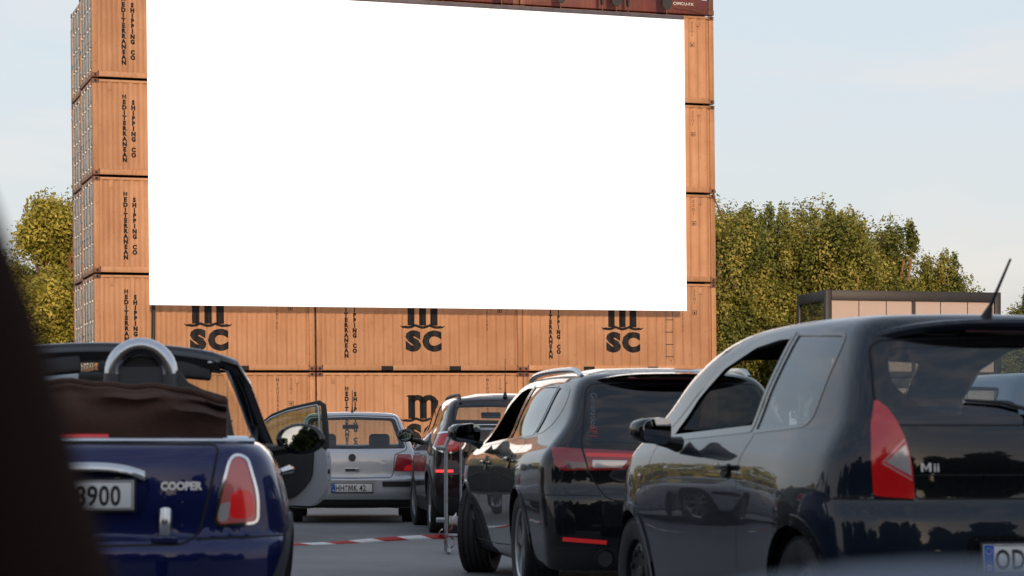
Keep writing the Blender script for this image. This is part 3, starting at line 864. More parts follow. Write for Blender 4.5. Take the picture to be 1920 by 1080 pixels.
spots_l = [
 (-14.6, 74, 0, 1.05, .94, 0.4, 'tall golden tree at the left edge of the container stack, sky under its branches'),
 (-14.2, 71, 1, 1.0, .93, 1.2, 'low yellow green tree beside the lower left containers'),
 (-16.8, 73, 2, .95, .93, 2.2, 'darker green low tree at the far left, behind the blurred pillar'),
 (-17.2, 77, 0, .86, .88, 3.2, 'second golden tree at the left picture edge, partly behind the blurred pillar'),
]
used = set()
for protos_, sp, tagk in ((tp, spots, 'r'), (tl, spots_l, 'l')):
    for (x, y, k, sc_, zs, rz, lab) in sp:
        key = (tagk, k)
        o = protos_[k] if key not in used else copy_tree(protos_[k])
        used.add(key)
        o.location = (x, y, .5); o.rotation_euler = (0, 0, rz); o.scale = (sc_, sc_, sc_ * zs)
        tag(o, lab, 'tree', GT if tagk == 'r' else 'trees left of the container stack')

# wood behind the camera: shades the parking rows from the low sun, and is what the car paint reflects
rng = np.random.default_rng(5)
C, S = [], []
for i in range(3400):
    x = rng.uniform(-60, 60); h = 9.2 + 2.2 * math.sin(x * .35 + .6) + 1.6 * math.sin(x * .9 + 1) + .8 * math.sin(x * 2.3)
    C.append((x, -23 + rng.normal() * 1.2, rng.uniform(0, 1) ** .8 * h)); S.append((.9, .9, 1.0))
me_ = leaves_mesh(rng, np.array(C), np.array(S), 60, .36)
w = link_mesh('woods', me_, None, ('leaf_dark',)); tag(w, 'dark far-off wood behind the viewer, mirrored in the car paint', 'woods', kind='stuff')
# ============================================================ CAR TOOLKIT
def smax(a, b, k):
    h = np.maximum(k - np.abs(a - b), 0) / k
    return np.maximum(a, b) + h * h * h * k / 6
def spl(pts):
    """smooth monotone-ish cubic through points -> callable on arrays"""
    p = np.array(pts, float); x, y = p[:, 0], p[:, 1]; n = len(x)
    d = np.diff(y) / np.diff(x); m = np.zeros(n)
    m[0], m[-1] = d[0], d[-1]
    for i in range(1, n - 1):
        if d[i - 1] * d[i] <= 0: m[i] = 0
        else:
            w1, w2 = 2 * (x[i + 1] - x[i]) + (x[i] - x[i - 1]), (x[i + 1] - x[i]) + 2 * (x[i] - x[i - 1])
            m[i] = (w1 + w2) / (w1 / d[i - 1] + w2 / d[i])
    def f(q):
        q = np.asarray(q, float); qc = np.clip(q, x[0], x[-1])
        i = np.clip(np.searchsorted(x, qc) - 1, 0, n - 2)
        h = x[i + 1] - x[i]; t_ = (qc - x[i]) / h
        v = (2 * t_**3 - 3 * t_**2 + 1) * y[i] + (t_**3 - 2 * t_**2 + t_) * h * m[i] + (-2 * t_**3 + 3 * t_**2) * y[i + 1] + (t_**3 - t_**2) * h * m[i + 1]
        return v + np.where(q < x[0], (q - x[0]) * m[0], 0) + np.where(q > x[-1], (q - x[-1]) * m[-1], 0)
    return f

class Body:
    """closed car body as a smooth implicit solid; x = right, y = forward from the rear bumper, z = up"""
    def __init__(s, top, rear, front, width, plan, zb=.18, crown=.06, rc=(.10, .25), fc=.25, k_st=.22, k_sr=.22, k_tr=.12, k_b=.08, extra=None, gh_plan=None, belt=.95, bulge=()):
        s.top = spl(top); s.rear = spl(rear); s.front = spl(front); s.width = spl(width); s.plan = spl(plan)
        s.zb, s.crown, s.rc, s.fc = zb, crown, rc, fc
        s.k = (k_st, k_sr, k_tr, k_b); s.extra = extra; s.bulge = bulge
        s.gh = spl(gh_plan) if gh_plan else None; s.belt = belt; s.L = front[0][1]
    def F(s, P):
        x, y, z = np.abs(P[..., 0]), P[..., 1], P[..., 2]
        w = s.width(z) * s.plan(y)
        if s.gh is not None:
            g = np.clip((z - s.belt + .05) / .30, 0, 1); g = g * g * (3 - 2 * g); w = w * (1 + (s.gh(y) - 1) * g)
        for (yc, zc, ry, rz, amp) in s.bulge:
            w = w + amp * np.exp(-(((y - yc) / ry) ** 2 + ((z - zc) / rz) ** 2))
        f1 = x - w
        f2 = (z - s.top(y) + s.crown * x * x)
        xr = np.maximum(x - s.rc[1], 0)
        f3 = s.rear(z) + s.rc[0] * x * x + 1.2 * s.rc[0] * xr ** 2 * 2 - y
        f4 = y - s.front(z) + s.fc * x * x
        f5 = s.zb - z
        a = smax(f1, f3, s.k[1]); a = smax(a, f4, .25)
        b = smax(smax(f2, f3, s.k[2]), f4, .15)
        r = smax(a, b, s.k[0]); r = smax(r, f5, s.k[3])
        if s.extra is not None: r = s.extra(r, x, y, z)
        return r
    def G(s, P, e=2e-3):
        g = np.empty(P.shape)
        for i in range(3):
            d = np.zeros(3); d[i] = e
            g[..., i] = (s.F(P + d) - s.F(P - d)) / (2 * e)
        return g
    def mesh(s, h=.035):
        lo = np.array([-1.15, -.15, s.zb - .1]); hi = np.array([1.15, s.L + .15, 2.3])
        hi[2] = float(np.max(s.top(np.linspace(0, s.L, 60)))) + .12
        # grid symmetric about x = 0
        nx = int(math.ceil(1.15 / h)); X = (np.arange(-nx, nx + 1)) * h
        Y = np.arange(lo[1], hi[1] + h, h); Z = np.arange(lo[2], hi[2] + h, h)
        P = np.stack(np.meshgrid(X, Y, Z, indexing='ij'), -1); V = s.F(P); S = V < 0
        c = np.zeros(tuple(n - 1 for n in V.shape), int); acc = np.zeros(c.shape + (3,)); cnt = np.zeros(c.shape)
        for dx in (0, 1):
            for dy in (0, 1):
                for dz in (0, 1): c += S[dx:dx + c.shape[0], dy:dy + c.shape[1], dz:dz + c.shape[2]]
        act = (c > 0) & (c < 8)
        sl = lambda A, dx, dy, dz: A[dx:dx + c.shape[0], dy:dy + c.shape[1], dz:dz + c.shape[2]]
        for ax in range(3):
            for u in (0, 1):
                for v in (0, 1):
                    a = [0, 0, 0]; o = [q for q in range(3) if q != ax]; a[o[0]] = u; a[o[1]] = v; b_ = list(a); b_[ax] = 1
                    va, vb = sl(V, *a), sl(V, *b_); cr = (va < 0) != (vb < 0)
                    t_ = np.where(cr, va / np.where(cr, va - vb, 1), 0)
                    pa, pb = sl(P, *a), sl(P, *b_)
                    acc += np.where(cr[..., None], pa + (pb - pa) * t_[..., None], 0); cnt += cr
        idx = -np.ones(c.shape, int); idx[act] = np.arange(act.sum())
        pts = acc[act] / cnt[act][:, None]
        pts = s.project(pts)
        faces = []
        for ax in range(3):
            o = [q for q in range(3) if q != ax]
            shp = [V.shape[q] for q in range(3)]
            r = [None] * 3; r[ax] = slice(0, shp[ax] - 1); r[o[0]] = slice(1, shp[o[0]] - 1); r[o[1]] = slice(1, shp[o[1]] - 1)
            r2 = list(r); r2[ax] = slice(1, shp[ax])
            Sa, Sb = S[tuple(r)], S[tuple(r2)]; I = np.argwhere(Sa != Sb)
            if not len(I): continue
            flip = Sb[tuple(I.T)]
            base = I.copy(); base[:, o[0]] += 1; base[:, o[1]] += 1
            def cell(d0, d1):
                q = base.copy(); q[:, o[0]] -= d0; q[:, o[1]] -= d1; return idx[q[:, 0], q[:, 1], q[:, 2]]
            Q = np.stack([cell(1, 1), cell(0, 1), cell(0, 0), cell(1, 0)], 1)
            if ax == 1: flip = ~flip
            Q[flip] = Q[flip][:, ::-1]
            faces.append(Q)
        return pts, np.concatenate(faces)
    def project(s, p, it=5):
        for _ in range(it):
            g = s.G(p); f = s.F(p); p = p - (f / np.maximum((g ** 2).sum(-1), 1e-6))[:, None] * g
        return p

def inside(poly, a, b):
    c = False; n = len(poly); j = n - 1
    for i in range(n):
        xi, yi = poly[i]; xj, yj = poly[j]
        if (yi > b) != (yj > b) and a < (xj - xi) * (b - yi) / (yj - yi) + xi: c = not c
        j = i
    return c
def rpoly(pts, r=.03, n=4):
    """polygon with rounded corners; a point may carry its own radius as a third value"""
    out_ = []; N = len(pts)
    for i in range(N):
        p = Vector(pts[i][:2]); a = Vector(pts[i - 1][:2]); b_ = Vector(pts[(i + 1) % N][:2])
        rr = pts[i][2] if len(pts[i]) > 2 else r
        u = (a - p); v = (b_ - p); d = min(rr, u.length * .48, v.length * .48)
        if d < 1e-4: out_.append(tuple(p)); continue
        p0 = p + u.normalized() * d; p1 = p + v.normalized() * d
        for k in range(n + 1):
            t_ = k / n; q = p0 * (1 - t_) ** 2 + p * 2 * t_ * (1 - t_) + p1 * t_ * t_; out_.append(tuple(q))
    return out_
def offset_poly(poly, d):
    """inset (d>0) of a closed outline"""
    n = len(poly); A = sum(poly[i][0] * poly[(i + 1) % n][1] - poly[(i + 1) % n][0] * poly[i][1] for i in range(n))
    s_ = 1 if A > 0 else -1; out_ = []
    for i in range(n):
        p = Vector(poly[i]); a = Vector(poly[i - 1]); b_ = Vector(poly[(i + 1) % n])
        t1 = (p - a); t2 = (b_ - p)
        if t1.length < 1e-6: t1 = t2
        if t2.length < 1e-6: t2 = t1
        n1 = Vector((-t1.y, t1.x)).normalized(); n2 = Vector((-t2.y, t2.x)).normalized(); m_ = (n1 + n2)
        if m_.length < 1e-6: m_ = n1
        m_.normalize(); m_ = m_ / max(.5, m_.dot(n1))
        out_.append(tuple(p + m_ * d * s_))
    return out_
def strip(pts, w=.007):
    """thin outline that follows a polyline: a panel gap"""
    L_, R_ = [], []; n = len(pts)
    for i in range(n):
        a = Vector(pts[max(i - 1, 0)]); b_ = Vector(pts[min(i + 1, n - 1)]); t_ = (b_ - a).normalized(); nn = Vector((-t_.y, t_.x)) * w / 2
        L_.append(tuple(Vector(pts[i]) + nn)); R_.append(tuple(Vector(pts[i]) - nn))
    return L_ + R_[::-1]

class Shell:
    def __init__(s, body, h=.035):
        s.b = body
        pts, q = body.mesh(h)
        s.bm = bmesh.new(); vs_ = [s.bm.verts.new(p) for p in pts]; s.bm.verts.ensure_lookup_table()
        for f in q:
            try: s.bm.faces.new([vs_[i] for i in f])
            except ValueError: pass
        s.bm.normal_update()
        # outward?
        f0 = max(s.bm.faces, key=lambda f: f.calc_center_median().z)
        if f0.normal.z < 0: bmesh.ops.reverse_faces(s.bm, faces=s.bm.faces[:])
        s.lay = s.bm.faces.layers.int.new('reg'); s.names = ['body']; s.spec = {}
    def cut(s, poly, plane, name=None, pred=None, only=None, mirror=True, face=-.12):
        """imprint an outline. plane 'side' (y,z), 'rear' (x,z), 'top' (x,y), 'front' (x,z). Faces inside get region `name`."""
        polys = [poly]
        if plane in ('rear', 'front', 'top') and mirror: polys.append([(-a, b) for a, b in poly][::-1])
        ii = {'side': (1, 2), 'rear': (0, 2), 'front': (0, 2), 'top': (0, 1)}[plane]
        if name not in s.names: s.names.append(name)
        rid = s.names.index(name)
        okid = None if only is None else {s.names.index(o) for o in only if o in s.names}
        def facing(f):
            n = f.normal
            if plane == 'side': return abs(n.x) > .22
            if plane == 'rear': return n.y < face
            if plane == 'front': return n.y > .12
            return n.z > .15
        for pl in polys:
            a0 = min(p[0] for p in pl) - .002; a1 = max(p[0] for p in pl) + .002; b0 = min(p[1] for p in pl) - .002; b1 = max(p[1] for p in pl) + .002
            cand = {}
            i0, i1 = ii; e0, e1, e2, e3 = a0 - .07, a1 + .07, b0 - .07, b1 + .07
            def bb(f):
                A = [v.co[i0] for v in f.verts]; B = [v.co[i1] for v in f.verts]
                return (min(A), max(A), min(B), max(B))
            for f in s.bm.faces:
                co = f.verts[0].co
                if not (e0 < co[i0] < e1 and e2 < co[i1] < e3): continue
                if not facing(f): continue
                q_ = bb(f)
                if q_[1] < a0 or q_[0] > a1 or q_[3] < b0 or q_[2] > b1: continue
                if okid is not None and f[s.lay] not in okid: continue
                if pred and not pred(f.calc_center_median()): continue
                cand[f] = q_
            n = len(pl)
            for i in range(n):
                p, q = pl[i], pl[(i + 1) % n]
                dx, dy = q[0] - p[0], q[1] - p[1]; ln = math.hypot(dx, dy)
                if ln < 1e-5: continue
                x0, x1 = min(p[0], q[0]) - 1e-4, max(p[0], q[0]) + 1e-4; y0, y1 = min(p[1], q[1]) - 1e-4, max(p[1], q[1]) + 1e-4
                near = [f for f, (u0, u1, v0, v1) in cand.items() if u1 >= x0 and u0 <= x1 and v1 >= y0 and v0 <= y1]
                sel = []
                for f in near:
                    sd_ = [(v.co[i0] - p[0]) * dy - (v.co[i1] - p[1]) * dx for v in f.verts]
                    if min(sd_) < -1e-6 and max(sd_) > 1e-6: sel.append(f)
                if not sel: continue
                no = [0, 0, 0]; no[i0] = dy / ln; no[i1] = -dx / ln; co = [0, 0, 0]; co[i0] = p[0]; co[i1] = p[1]
                g = list(set(sel) | {e_ for f in sel for e_ in f.edges} | {v for f in sel for v in f.verts})
                for f in sel: del cand[f]
                res = bmesh.ops.bisect_plane(s.bm, geom=g, plane_co=co, plane_no=no, dist=1e-5)
                for x in res['geom']:
                    if isinstance(x, bmesh.types.BMFace) and x.is_valid: cand[x] = bb(x)
            for f in cand:
                if not f.is_valid: continue
                c_ = f.calc_center_median()
                if inside(pl, c_[i0], c_[i1]): f[s.lay] = rid
        return s
    def delete(s, name):
        rid = s.names.index(name)
        bmesh.ops.delete(s.bm, geom=[f for f in s.bm.faces if f[s.lay] == rid], context='FACES')
    def part(s, names, out_name, mats, parent, off=0, thick=.012, lining=True, side=0, slot=None, keep=None):
        """build one object from the faces of one or more regions; off lifts it off the surface.
        mats: (outer, inner); slot maps region name -> material index"""
        ids = {s.names.index(n): n for n in names if n in s.names}
        fs = [f for f in s.bm.faces if f[s.lay] in ids]
        if side: fs = [f for f in fs if f.calc_center_median().x * side > 0]
        if keep: fs = [f for f in fs if keep(f.calc_center_median())]
        if not fs: print('EMPTY REGION', names, out_name); return None
        vid = {}; V = []
        for f in fs:
            for v in f.verts:
                if v not in vid: vid[v] = len(V); V.append(v.co[:])
        V = np.array(V); N = s.b.G(V); N /= np.maximum(np.linalg.norm(N, axis=1), 1e-9)[:, None]
        outer = V + N * off
        faces = [[vid[v] for v in f.verts] for f in fs]
        mi = [(slot or {}).get(ids[f[s.lay]], 0) for f in fs]
        nv = len(V); norms = [[N[i] for i in f] for f in faces]; allv = [outer]
        if thick > 0:
            inner = outer - N * thick; allv.append(inner)
            ec = {}
            for f in faces:
                for a, b_ in zip(f, f[1:] + f[:1]): ec[(a, b_)] = 1
            bd = [(a, b_) for (a, b_) in ec if (b_, a) not in ec]
            for a, b_ in bd:
                q = [b_, a, a + nv, b_ + nv]; faces.append(q); mi.append(0 if not lining else 0)
                e1 = outer[a] - outer[b_]; fn = np.cross(e1, inner[b_] - outer[b_]); fn = fn / max(np.linalg.norm(fn), 1e-9); norms.append([-fn if False else fn] * 4)
            if lining:
                inn = len(mats) - 1
                for f in [[vid[v] for v in f.verts] for f in fs]:
                    faces.append([i + nv for i in f[::-1]]); mi.append(inn); norms.append([-N[i] for i in f[::-1]])
        me_ = bpy.data.meshes.new(out_name)
        me_.from_pydata(np.concatenate(allv).tolist(), [], faces)
        me_.polygons.foreach_set('use_smooth', [True] * len(me_.polygons))
        me_.polygons.foreach_set('material_index', mi)
        me_.normals_split_custom_set([tuple(n_) for f in norms for n_ in f])
        return link_mesh(out_name, me_, parent, mats)
    def at(s, p, plane='side', side=-1, off=0):
        """point on the surface for plane coordinates; returns (point, normal)"""
        if plane == 'side':
            lo, hi = 0., 1.2
            f = lambda t_: np.array([[side * t_, p[0], p[1]]])
        elif plane == 'rear':
            lo, hi = 0., 1.2
            f = lambda t_: np.array([[p[0], 1.0 - t_ * 1.0 + .0, p[1]]])
        else:
            lo, hi = 0.3, 1.9
            f = lambda t_: np.array([[p[0], p[1], t_]])
        for _ in range(18):
            m_ = (lo + hi) / 2
            if s.b.F(f(m_))[0] < 0: lo = m_
            else: hi = m_
        q = f(lo)[0]; g = s.b.G(q[None])[0]; g /= np.linalg.norm(g)
        return Vector(q + g * off), Vector(g)

def wheel(parent, x, y, r, w, side, style='spoke5', steer=0, rim_mat='alloy', rr=.66):
    """wheel > tyre, rim. side: -1 left, +1 right"""
    root = empty('wheel', (x, y, r), (0, 0, steer), parent)
    t_ = MB(); hw = w / 2; o = side
    pr = [(r * rr, -hw * .82), (r * .80, -hw * .99), (r * .93, -hw), (r * .985, -hw * .82)]
    gx = [-.62, -.28, .06 + .02, .42]
    for g in (-.56, -.19, .19, .56):
        pr += [(r, hw * (g - .05)), (r * .975, hw * (g - .04)), (r * .975, hw * (g + .04)), (r, hw * (g + .05))]
    pr += [(r * .985, hw * .82), (r * .93, hw), (r * .80, hw * .99), (r * rr, hw * .82)]
    t_.lathe(pr, 56, 'X')
    # shoulder blocks
    for k in range(64):
        a = 2 * PI * k / 64
        for sg in (-1, 1):
            q = Matrix.Rotation(a, 3, 'X')
            c_ = q @ Vector((sg * hw * .80, 0, r * .988)); t_.box(c_, (hw * .24, r * .070, .008), rot=q)
    t_.build('tyre', 'tyre', root, angle=40)
    m = MB(); R0 = r * rr
    lip = [(R0 * 1.01, -hw * .8), (R0 * .97, -hw * .3), (R0 * .93, hw * .1), (R0 * .955, hw * .78), (R0 * 1.02, hw * .86), (R0 * 1.03, hw * .80)]
    m.lathe([(a, b_ * o) for a, b_ in lip], 48, 'X')
    m.lathe([(.001, o * hw * .62), (R0 * .20, o * hw * .62), (R0 * .24, o * hw * .5), (R0 * .24, 0)], 24, 'X')
    if style == 'steel':
        m.lathe([(R0 * .95, o * hw * .45), (R0 * .7, o * hw * .62), (R0 * .5, o * hw * .45), (R0 * .24, o * hw * .4)], 48, 'X')
        n_ = 10
        for k in range(n_):
            q = Matrix.Rotation(2 * PI * k / n_, 3, 'X'); m.mi = 1
            m.box(q @ Vector((o * hw * .60, 0, R0 * .68)), (.01, R0 * .17, R0 * .16), .004, q); m.mi = 0
    else:
        n_, dbl, wd = {'spoke5': (5, False, .19), 'twin5': (5, True, .085), 'multi': (9, False, .10)}[style]
        for k in range(n_):
            for dd in ((-.16, .16) if dbl else (0,)):
                q = Matrix.Rotation(2 * PI * k / n_ + dd, 3, 'X')
                pts = [(-wd * R0 * .8, R0 * .15), (wd * R0 * .8, R0 * .15), (wd * R0 * 1.05, R0 * .55), (wd * R0 * 1.5, R0 * .97), (-wd * R0 * 1.5, R0 * .97), (-wd * R0 * 1.05, R0 * .55)]
                M0 = m.M; m.M = q.to_4x4(); a_, b_ = sorted((o * hw * .50, o * hw * .70)); m.prism(pts, 'X', a_, b_); m.M = M0
    m.build('rim', (rim_mat, 'dark_gap'), root, angle=30)
    d = MB(); d.cyl((o * hw * .05, 0, 0), (o * hw * .2, 0, 0), R0 * .78, n=32); d.build('brake_disc', 'alloy_dark', root, angle=30)
    return root

def seat(parent, x, y, z=.30, w=.50, h=.62, lean=14, mat='interior', rear=False, hr=True):
    root = empty('seat', (x, y, z), (0, 0, 0), parent)
    m = MB(); m.box((0, .25, .06), (w, .5, .16), .06, seg=3); m.build('cushion', mat, root)
    q = Matrix.Rotation(R(lean), 3, 'X')
    m = MB(); m.box(q @ Vector((0, 0, h / 2)) + Vector((0, 0, .05)), (w, .15, h), .065, q, 3); m.build('backrest', mat, root)
    if hr:
        for dx in ((0,) if not rear else (0,)):
            m = MB(); m.box(q @ Vector((dx, 0, h + .13)) + Vector((0, 0, .05)), (w * .56, .11, .20), .05, q, 3)
            m.cyl(q @ Vector((dx - .06, 0, h - .02)) + Vector((0, 0, .05)), q @ Vector((dx - .06, 0, h + .1)) + Vector((0, 0, .05)), .007)
            m.cyl(q @ Vector((dx + .06, 0, h - .02)) + Vector((0, 0, .05)), q @ Vector((dx + .06, 0, h + .1)) + Vector((0, 0, .05)), .007)
            m.build('headrest', mat, root)
    return root

def licence_plate(parent, pos, text, rot=(0, 0, 0), w=.52, blue=True, black_frame=True, dealer=None, seals=None, tx=0.0):
    root = empty('licence_plate', pos, rot, parent)
    h = .11
    m = MB(); m.mi = 0; m.box((0, .006, 0), (w + .018, .012, h + .018), .004)
    m.mi = 1; m.box((0, -.001, 0), (w, .004, h), .0015)
    m.build('plate', ('plate_black' if black_frame else 'satin_chrome', 'plate_white'), root)
    m = MB()
    for a, b_ in (((-w / 2 + .004, -.0045, h / 2 - .006), (w / 2 - .004, -.0035, h / 2 - .003)), ((-w / 2 + .004, -.0045, -h / 2 + .003), (w / 2 - .004, -.0035, -h / 2 + .006)), ((w / 2 - .007, -.0045, -h / 2 + .006), (w / 2 - .004, -.0035, h / 2 - .006))): m.b2(a, b_)
    m.build('border', 'plate_black', root, smooth=False)
    if blue:
        m = MB(); m.b2((-w / 2 + .002, -.0048, -h / 2 + .002), (-w / 2 + .043, -.0036, h / 2 - .002)); b_ = m.build('blue_band', 'plate_blue', root, smooth=False)
        m = MB(); m.mesh(text_mesh('D', .020, .02), Matrix.Translation((-w / 2 + .022, -.0058, -h / 2 + .014)) @ TXROT)
        for k in range(12):
            a = 2 * PI * k / 12; m.box((-w / 2 + .022 + .012 * math.cos(a), -.0058, h / 2 - .026 + .012 * math.sin(a)), (.003, .001, .003))
        m.build('country_letter', 'plate_white', root, smooth=False)
    m = MB()
    for tk, xx in (text if isinstance(text, list) else [(text, tx)]):
        m.mesh(text_mesh(tk, .076, .018, spacing=1.06, sx=.76), Matrix.Translation((xx, -.0052, -.038)) @ TXROT)
    m.build('lettering', 'plate_black', root, smooth=False)
    if seals is not None:
        for dz, mt in ((.021, 'seal_red'), (-.021, 'seal_grey')):
            m = MB(); m.cyl((seals, -.006, dz), (seals, -.0045, dz), .016, n=16); m.build('seal', mt, root)
    if dealer:
        m = MB(); m.mesh(text_mesh(dealer, .011, .01), Matrix.Translation((-.16, -.007, -h / 2 - .0075)) @ TXROT @ Matrix.Diagonal((1, .8, 1, 1)))
        m.build('frame_lettering', 'plate_white', root, smooth=False)
    return root

def antenna(parent, p, length, lean=0, r0=.006, base=.04, lean_x=0):
    m = MB(); p = Vector(p)
    d = Vector((math.sin(R(lean_x)), -math.sin(R(lean)), math.cos(R(lean)))).normalized()
    m.cyl(p - Vector((0, 0, .012)), p + d * .05, base, base * .30, 12)
    m.tube([p + d * .045, p + d * length * .5, p + d * length], [r0 * 1.3, r0, r0 * .75], 8)
    return m.build('antenna', 'black_plastic', parent)

def well_box(parent, x, y, r, w, side):
    """dark wheel housing"""
    m = MB(); pr = [(r, 0), (r, -side * w)]
    m.lathe(pr, 20, 'X', (x, y, .0), R(-90) * 0, PI)
    # close the inner side
    m.prism([(y + r * math.cos(PI * k / 14), r * math.sin(PI * k / 14)) for k in range(15)], 'X', *sorted((x - side * w, x - side * (w + .01))))
    return m
def arch_poly(y, z, r, n=18, z0=.0, a=(-15, 195)):
    pts = [(y + r * math.cos(R(a[0] + (a[1] - a[0]) * k / n)), z + r * math.sin(R(a[0] + (a[1] - a[0]) * k / n))) for k in range(n + 1)]
    return [(pts[0][0], z0)] + pts + [(pts[-1][0], z0)]
def mirror(parent, side, p, size, mat, arm, shape='box', glass_tilt=0, up=0):
    root = empty('door_mirror', p, (0, 0, 0), parent)
    m = MB(); sx, sy, sz = size
    if shape == 'box':
        m.box((0, 0, 0), (sx, sy, sz), min(size) * .36, seg=4)
        for v in m.bm.verts:      # housing tapers forward and outward
            k = (v.co.y / sy + .5); v.co.z *= 1 - .30 * k; v.co.x *= 1 - .18 * k
            if v.co.x * side > 0: v.co.z *= 1 - .22 * (v.co.x * side / (sx / 2))
    else:
        bmesh.ops.create_uvsphere(m.bm, u_segments=24, v_segments=14, radius=.5)
        for v in m.bm.verts:
            v.co.x *= sx; v.co.y *= sy * (1.0 if v.co.y > 0 else .35); v.co.z *= sz
    q = Matrix.Rotation(R(glass_tilt), 4, 'Z') @ Matrix.Rotation(R(up), 4, 'X')
    bmesh.ops.transform(m.bm, matrix=q, verts=m.bm.verts)
    m.build('mirror_shell', mat, root)
    g = MB(); n_ = 28; yb = -sy * .5 - .001 if shape == 'box' else -sy * .175 + .004
    k_ = .43 if shape == 'box' else .385
    pts = []
    for i in range(n_):
        a = 2 * PI * i / n_; ca, sa = math.cos(a), math.sin(a)
        if shape == 'box':
            ca = math.copysign(abs(ca) ** .5, ca); sa = math.copysign(abs(sa) ** .5, sa)
            if ca * side > 0: sa *= 1 - .22 * abs(ca)
        pts.append((sx * k_ * ca, sz * k_ * sa))
    RC = 1.3; prev = [g.bm.verts.new((0, yb - .006, 0))]
    rim_ = [g.bm.verts.new((a_, yb, c_)) for a_, c_ in pts]
    for ring in range(1, 6):
        cur = [g.bm.verts.new((a_ * ring / 5, yb - .006 + (a_ * a_ + c_ * c_) * (ring / 5) ** 2 / (2 * RC), c_ * ring / 5)) for a_, c_ in pts]
        for i in range(n_):
            j = (i + 1) % n_
            g.bm.faces.new((prev[0], cur[i], cur[j]) if ring == 1 else (prev[i], cur[i], cur[j], prev[j]))
        prev = cur
    for i in range(n_): g.bm.faces.new((prev[i], rim_[i], rim_[(i + 1) % n_], prev[(i + 1) % n_]))
    bmesh.ops.transform(g.bm, matrix=q, verts=g.bm.verts); g.build('mirror_glass', 'mirror', root, angle=30)
    m = MB(); arm = Vector(arm); st = Vector((-side * sx * .25, .01, -sz * .30))
    m.tube([st, st.lerp(arm, .6), arm], [.026, .030, .040], 10, sx=1.5); m.build('mirror_arm', 'black_plastic', root)
    return root
# ============================================================ CARS
def place(name, C, th, label, cat, group='cars parked in rows before the screen'):
    root = empty(name, (C[0], C[1], ground_z(*C)), (0, 0, R(th)))
    tag(root, label, cat, group); return root

def std_cuts(sh, cfg):
    """wheel arches, side windows, doors and panel gaps shared by every car"""
    for poly in cfg.get('doors', []):
        sh.cut(poly, 'side', 'door', only=('body',))
        sh.cut(strip(poly + [poly[0]], .008), 'side', 'gap', only=('body', 'door'))
    for (y, r, trim) in cfg['arches']:
        if trim: sh.cut(arch_poly(y, cfg['wr'], r + trim, 22), 'side', 'arch_trim', only=('body', 'door', 'gap', 'bumper'))
        sh.cut(arch_poly(y, cfg['wr'], r, 22), 'side', 'hole', only=('body', 'door', 'gap', 'arch_trim', 'bumper', 'sill'))
    for (poly, kind, ring) in cfg.get('windows', []):
        sh.cut(poly, 'side', 'window_trim')
        sh.cut(offset_poly(poly, ring), 'side', 'side_glass' if kind == 'glass' else 'open_window')
def std_parts(sh, root, cfg, P, inner='interior', glassm='glass_clear', trim='black_plastic'):
    if 'hole' in sh.names: sh.delete('hole')
    if 'open_window' in sh.names: sh.delete('open_window')
    sh.part(['body', 'gap'], 'body', (P, 'dark_gap', inner), root, slot={'gap': 1}, thick=.02)
    for sd in (-1, 1):
        if 'door' in sh.names: sh.part(['door'], 'door', (P, inner), root, side=sd, thick=.02)
        if 'side_glass' in sh.names:
            ids = sh.names.index('side_glass')
            fs = [f for f in sh.bm.faces if f[sh.lay] == ids]
            # one pane per window
            for (poly, kind, ring) in cfg['windows']:
                if kind != 'glass': continue
                c0 = min(p[0] for p in poly); c1 = max(p[0] for p in poly)
                sh.part(['side_glass'], 'side_window', (glassm,), root, side=sd, thick=0, off=-.004, keep=lambda c, a=c0, b=c1, q=poly: inside(q, c.y, c.z))
        if 'arch_trim' in sh.names:
            for (y, r, trim_) in cfg['arches']:
                if trim_: sh.part(['arch_trim'], 'wheel_arch_trim', (cfg.get('archmat', 'black_plastic'), 'dark_gap'), root, side=sd, off=.008, thick=.03, keep=lambda c, a=y: abs(c.y - a) < .8)
    if 'window_trim' in sh.names:
        for sd in (-1, 1): sh.part(['window_trim'], 'window_trim', (trim, 'interior'), root, side=sd, off=.002, thick=.02)
def chassis(root, cfg, W, L):
    """floor, wheel housings, bumper-to-bumper underbody"""
    m = MB(); m.b2((-W + .12, .35, .20), (W - .12, L - .4, .24)); m.build('floor', 'dark_gap', root)
    for (y, r, tr) in cfg['arches']:
        for sd in (-1, 1):
            m = MB(); prof = [(r + .012, sd * (W - .035)), (r + .012, sd * (W - .30))]
            m.lathe(prof, 18, 'X', (0, y, cfg['wr']), R(-20), R(200))
            xs_ = sorted((sd * (W - .30), sd * (W - .312)))
            m.prism([(y + (r + .012) * math.cos(R(-20 + 220 * k / 16)), cfg['wr'] + (r + .012) * math.sin(R(-20 + 220 * k / 16))) for k in range(17)], 'X', *xs_)
            m.build('wheel_housing', 'dark_gap', root)
def wheels(root, cfg, W, style, rim, width=.2, steer=0, inset=.0):
    for (y, r, tr) in cfg['arches']:
        for sd in (-1, 1):
            wheel(root, sd * (W - width / 2 - inset), y, cfg['wr'], width, sd, style, steer if y > 1.6 else 0, rim, cfg.get('rr', .66))

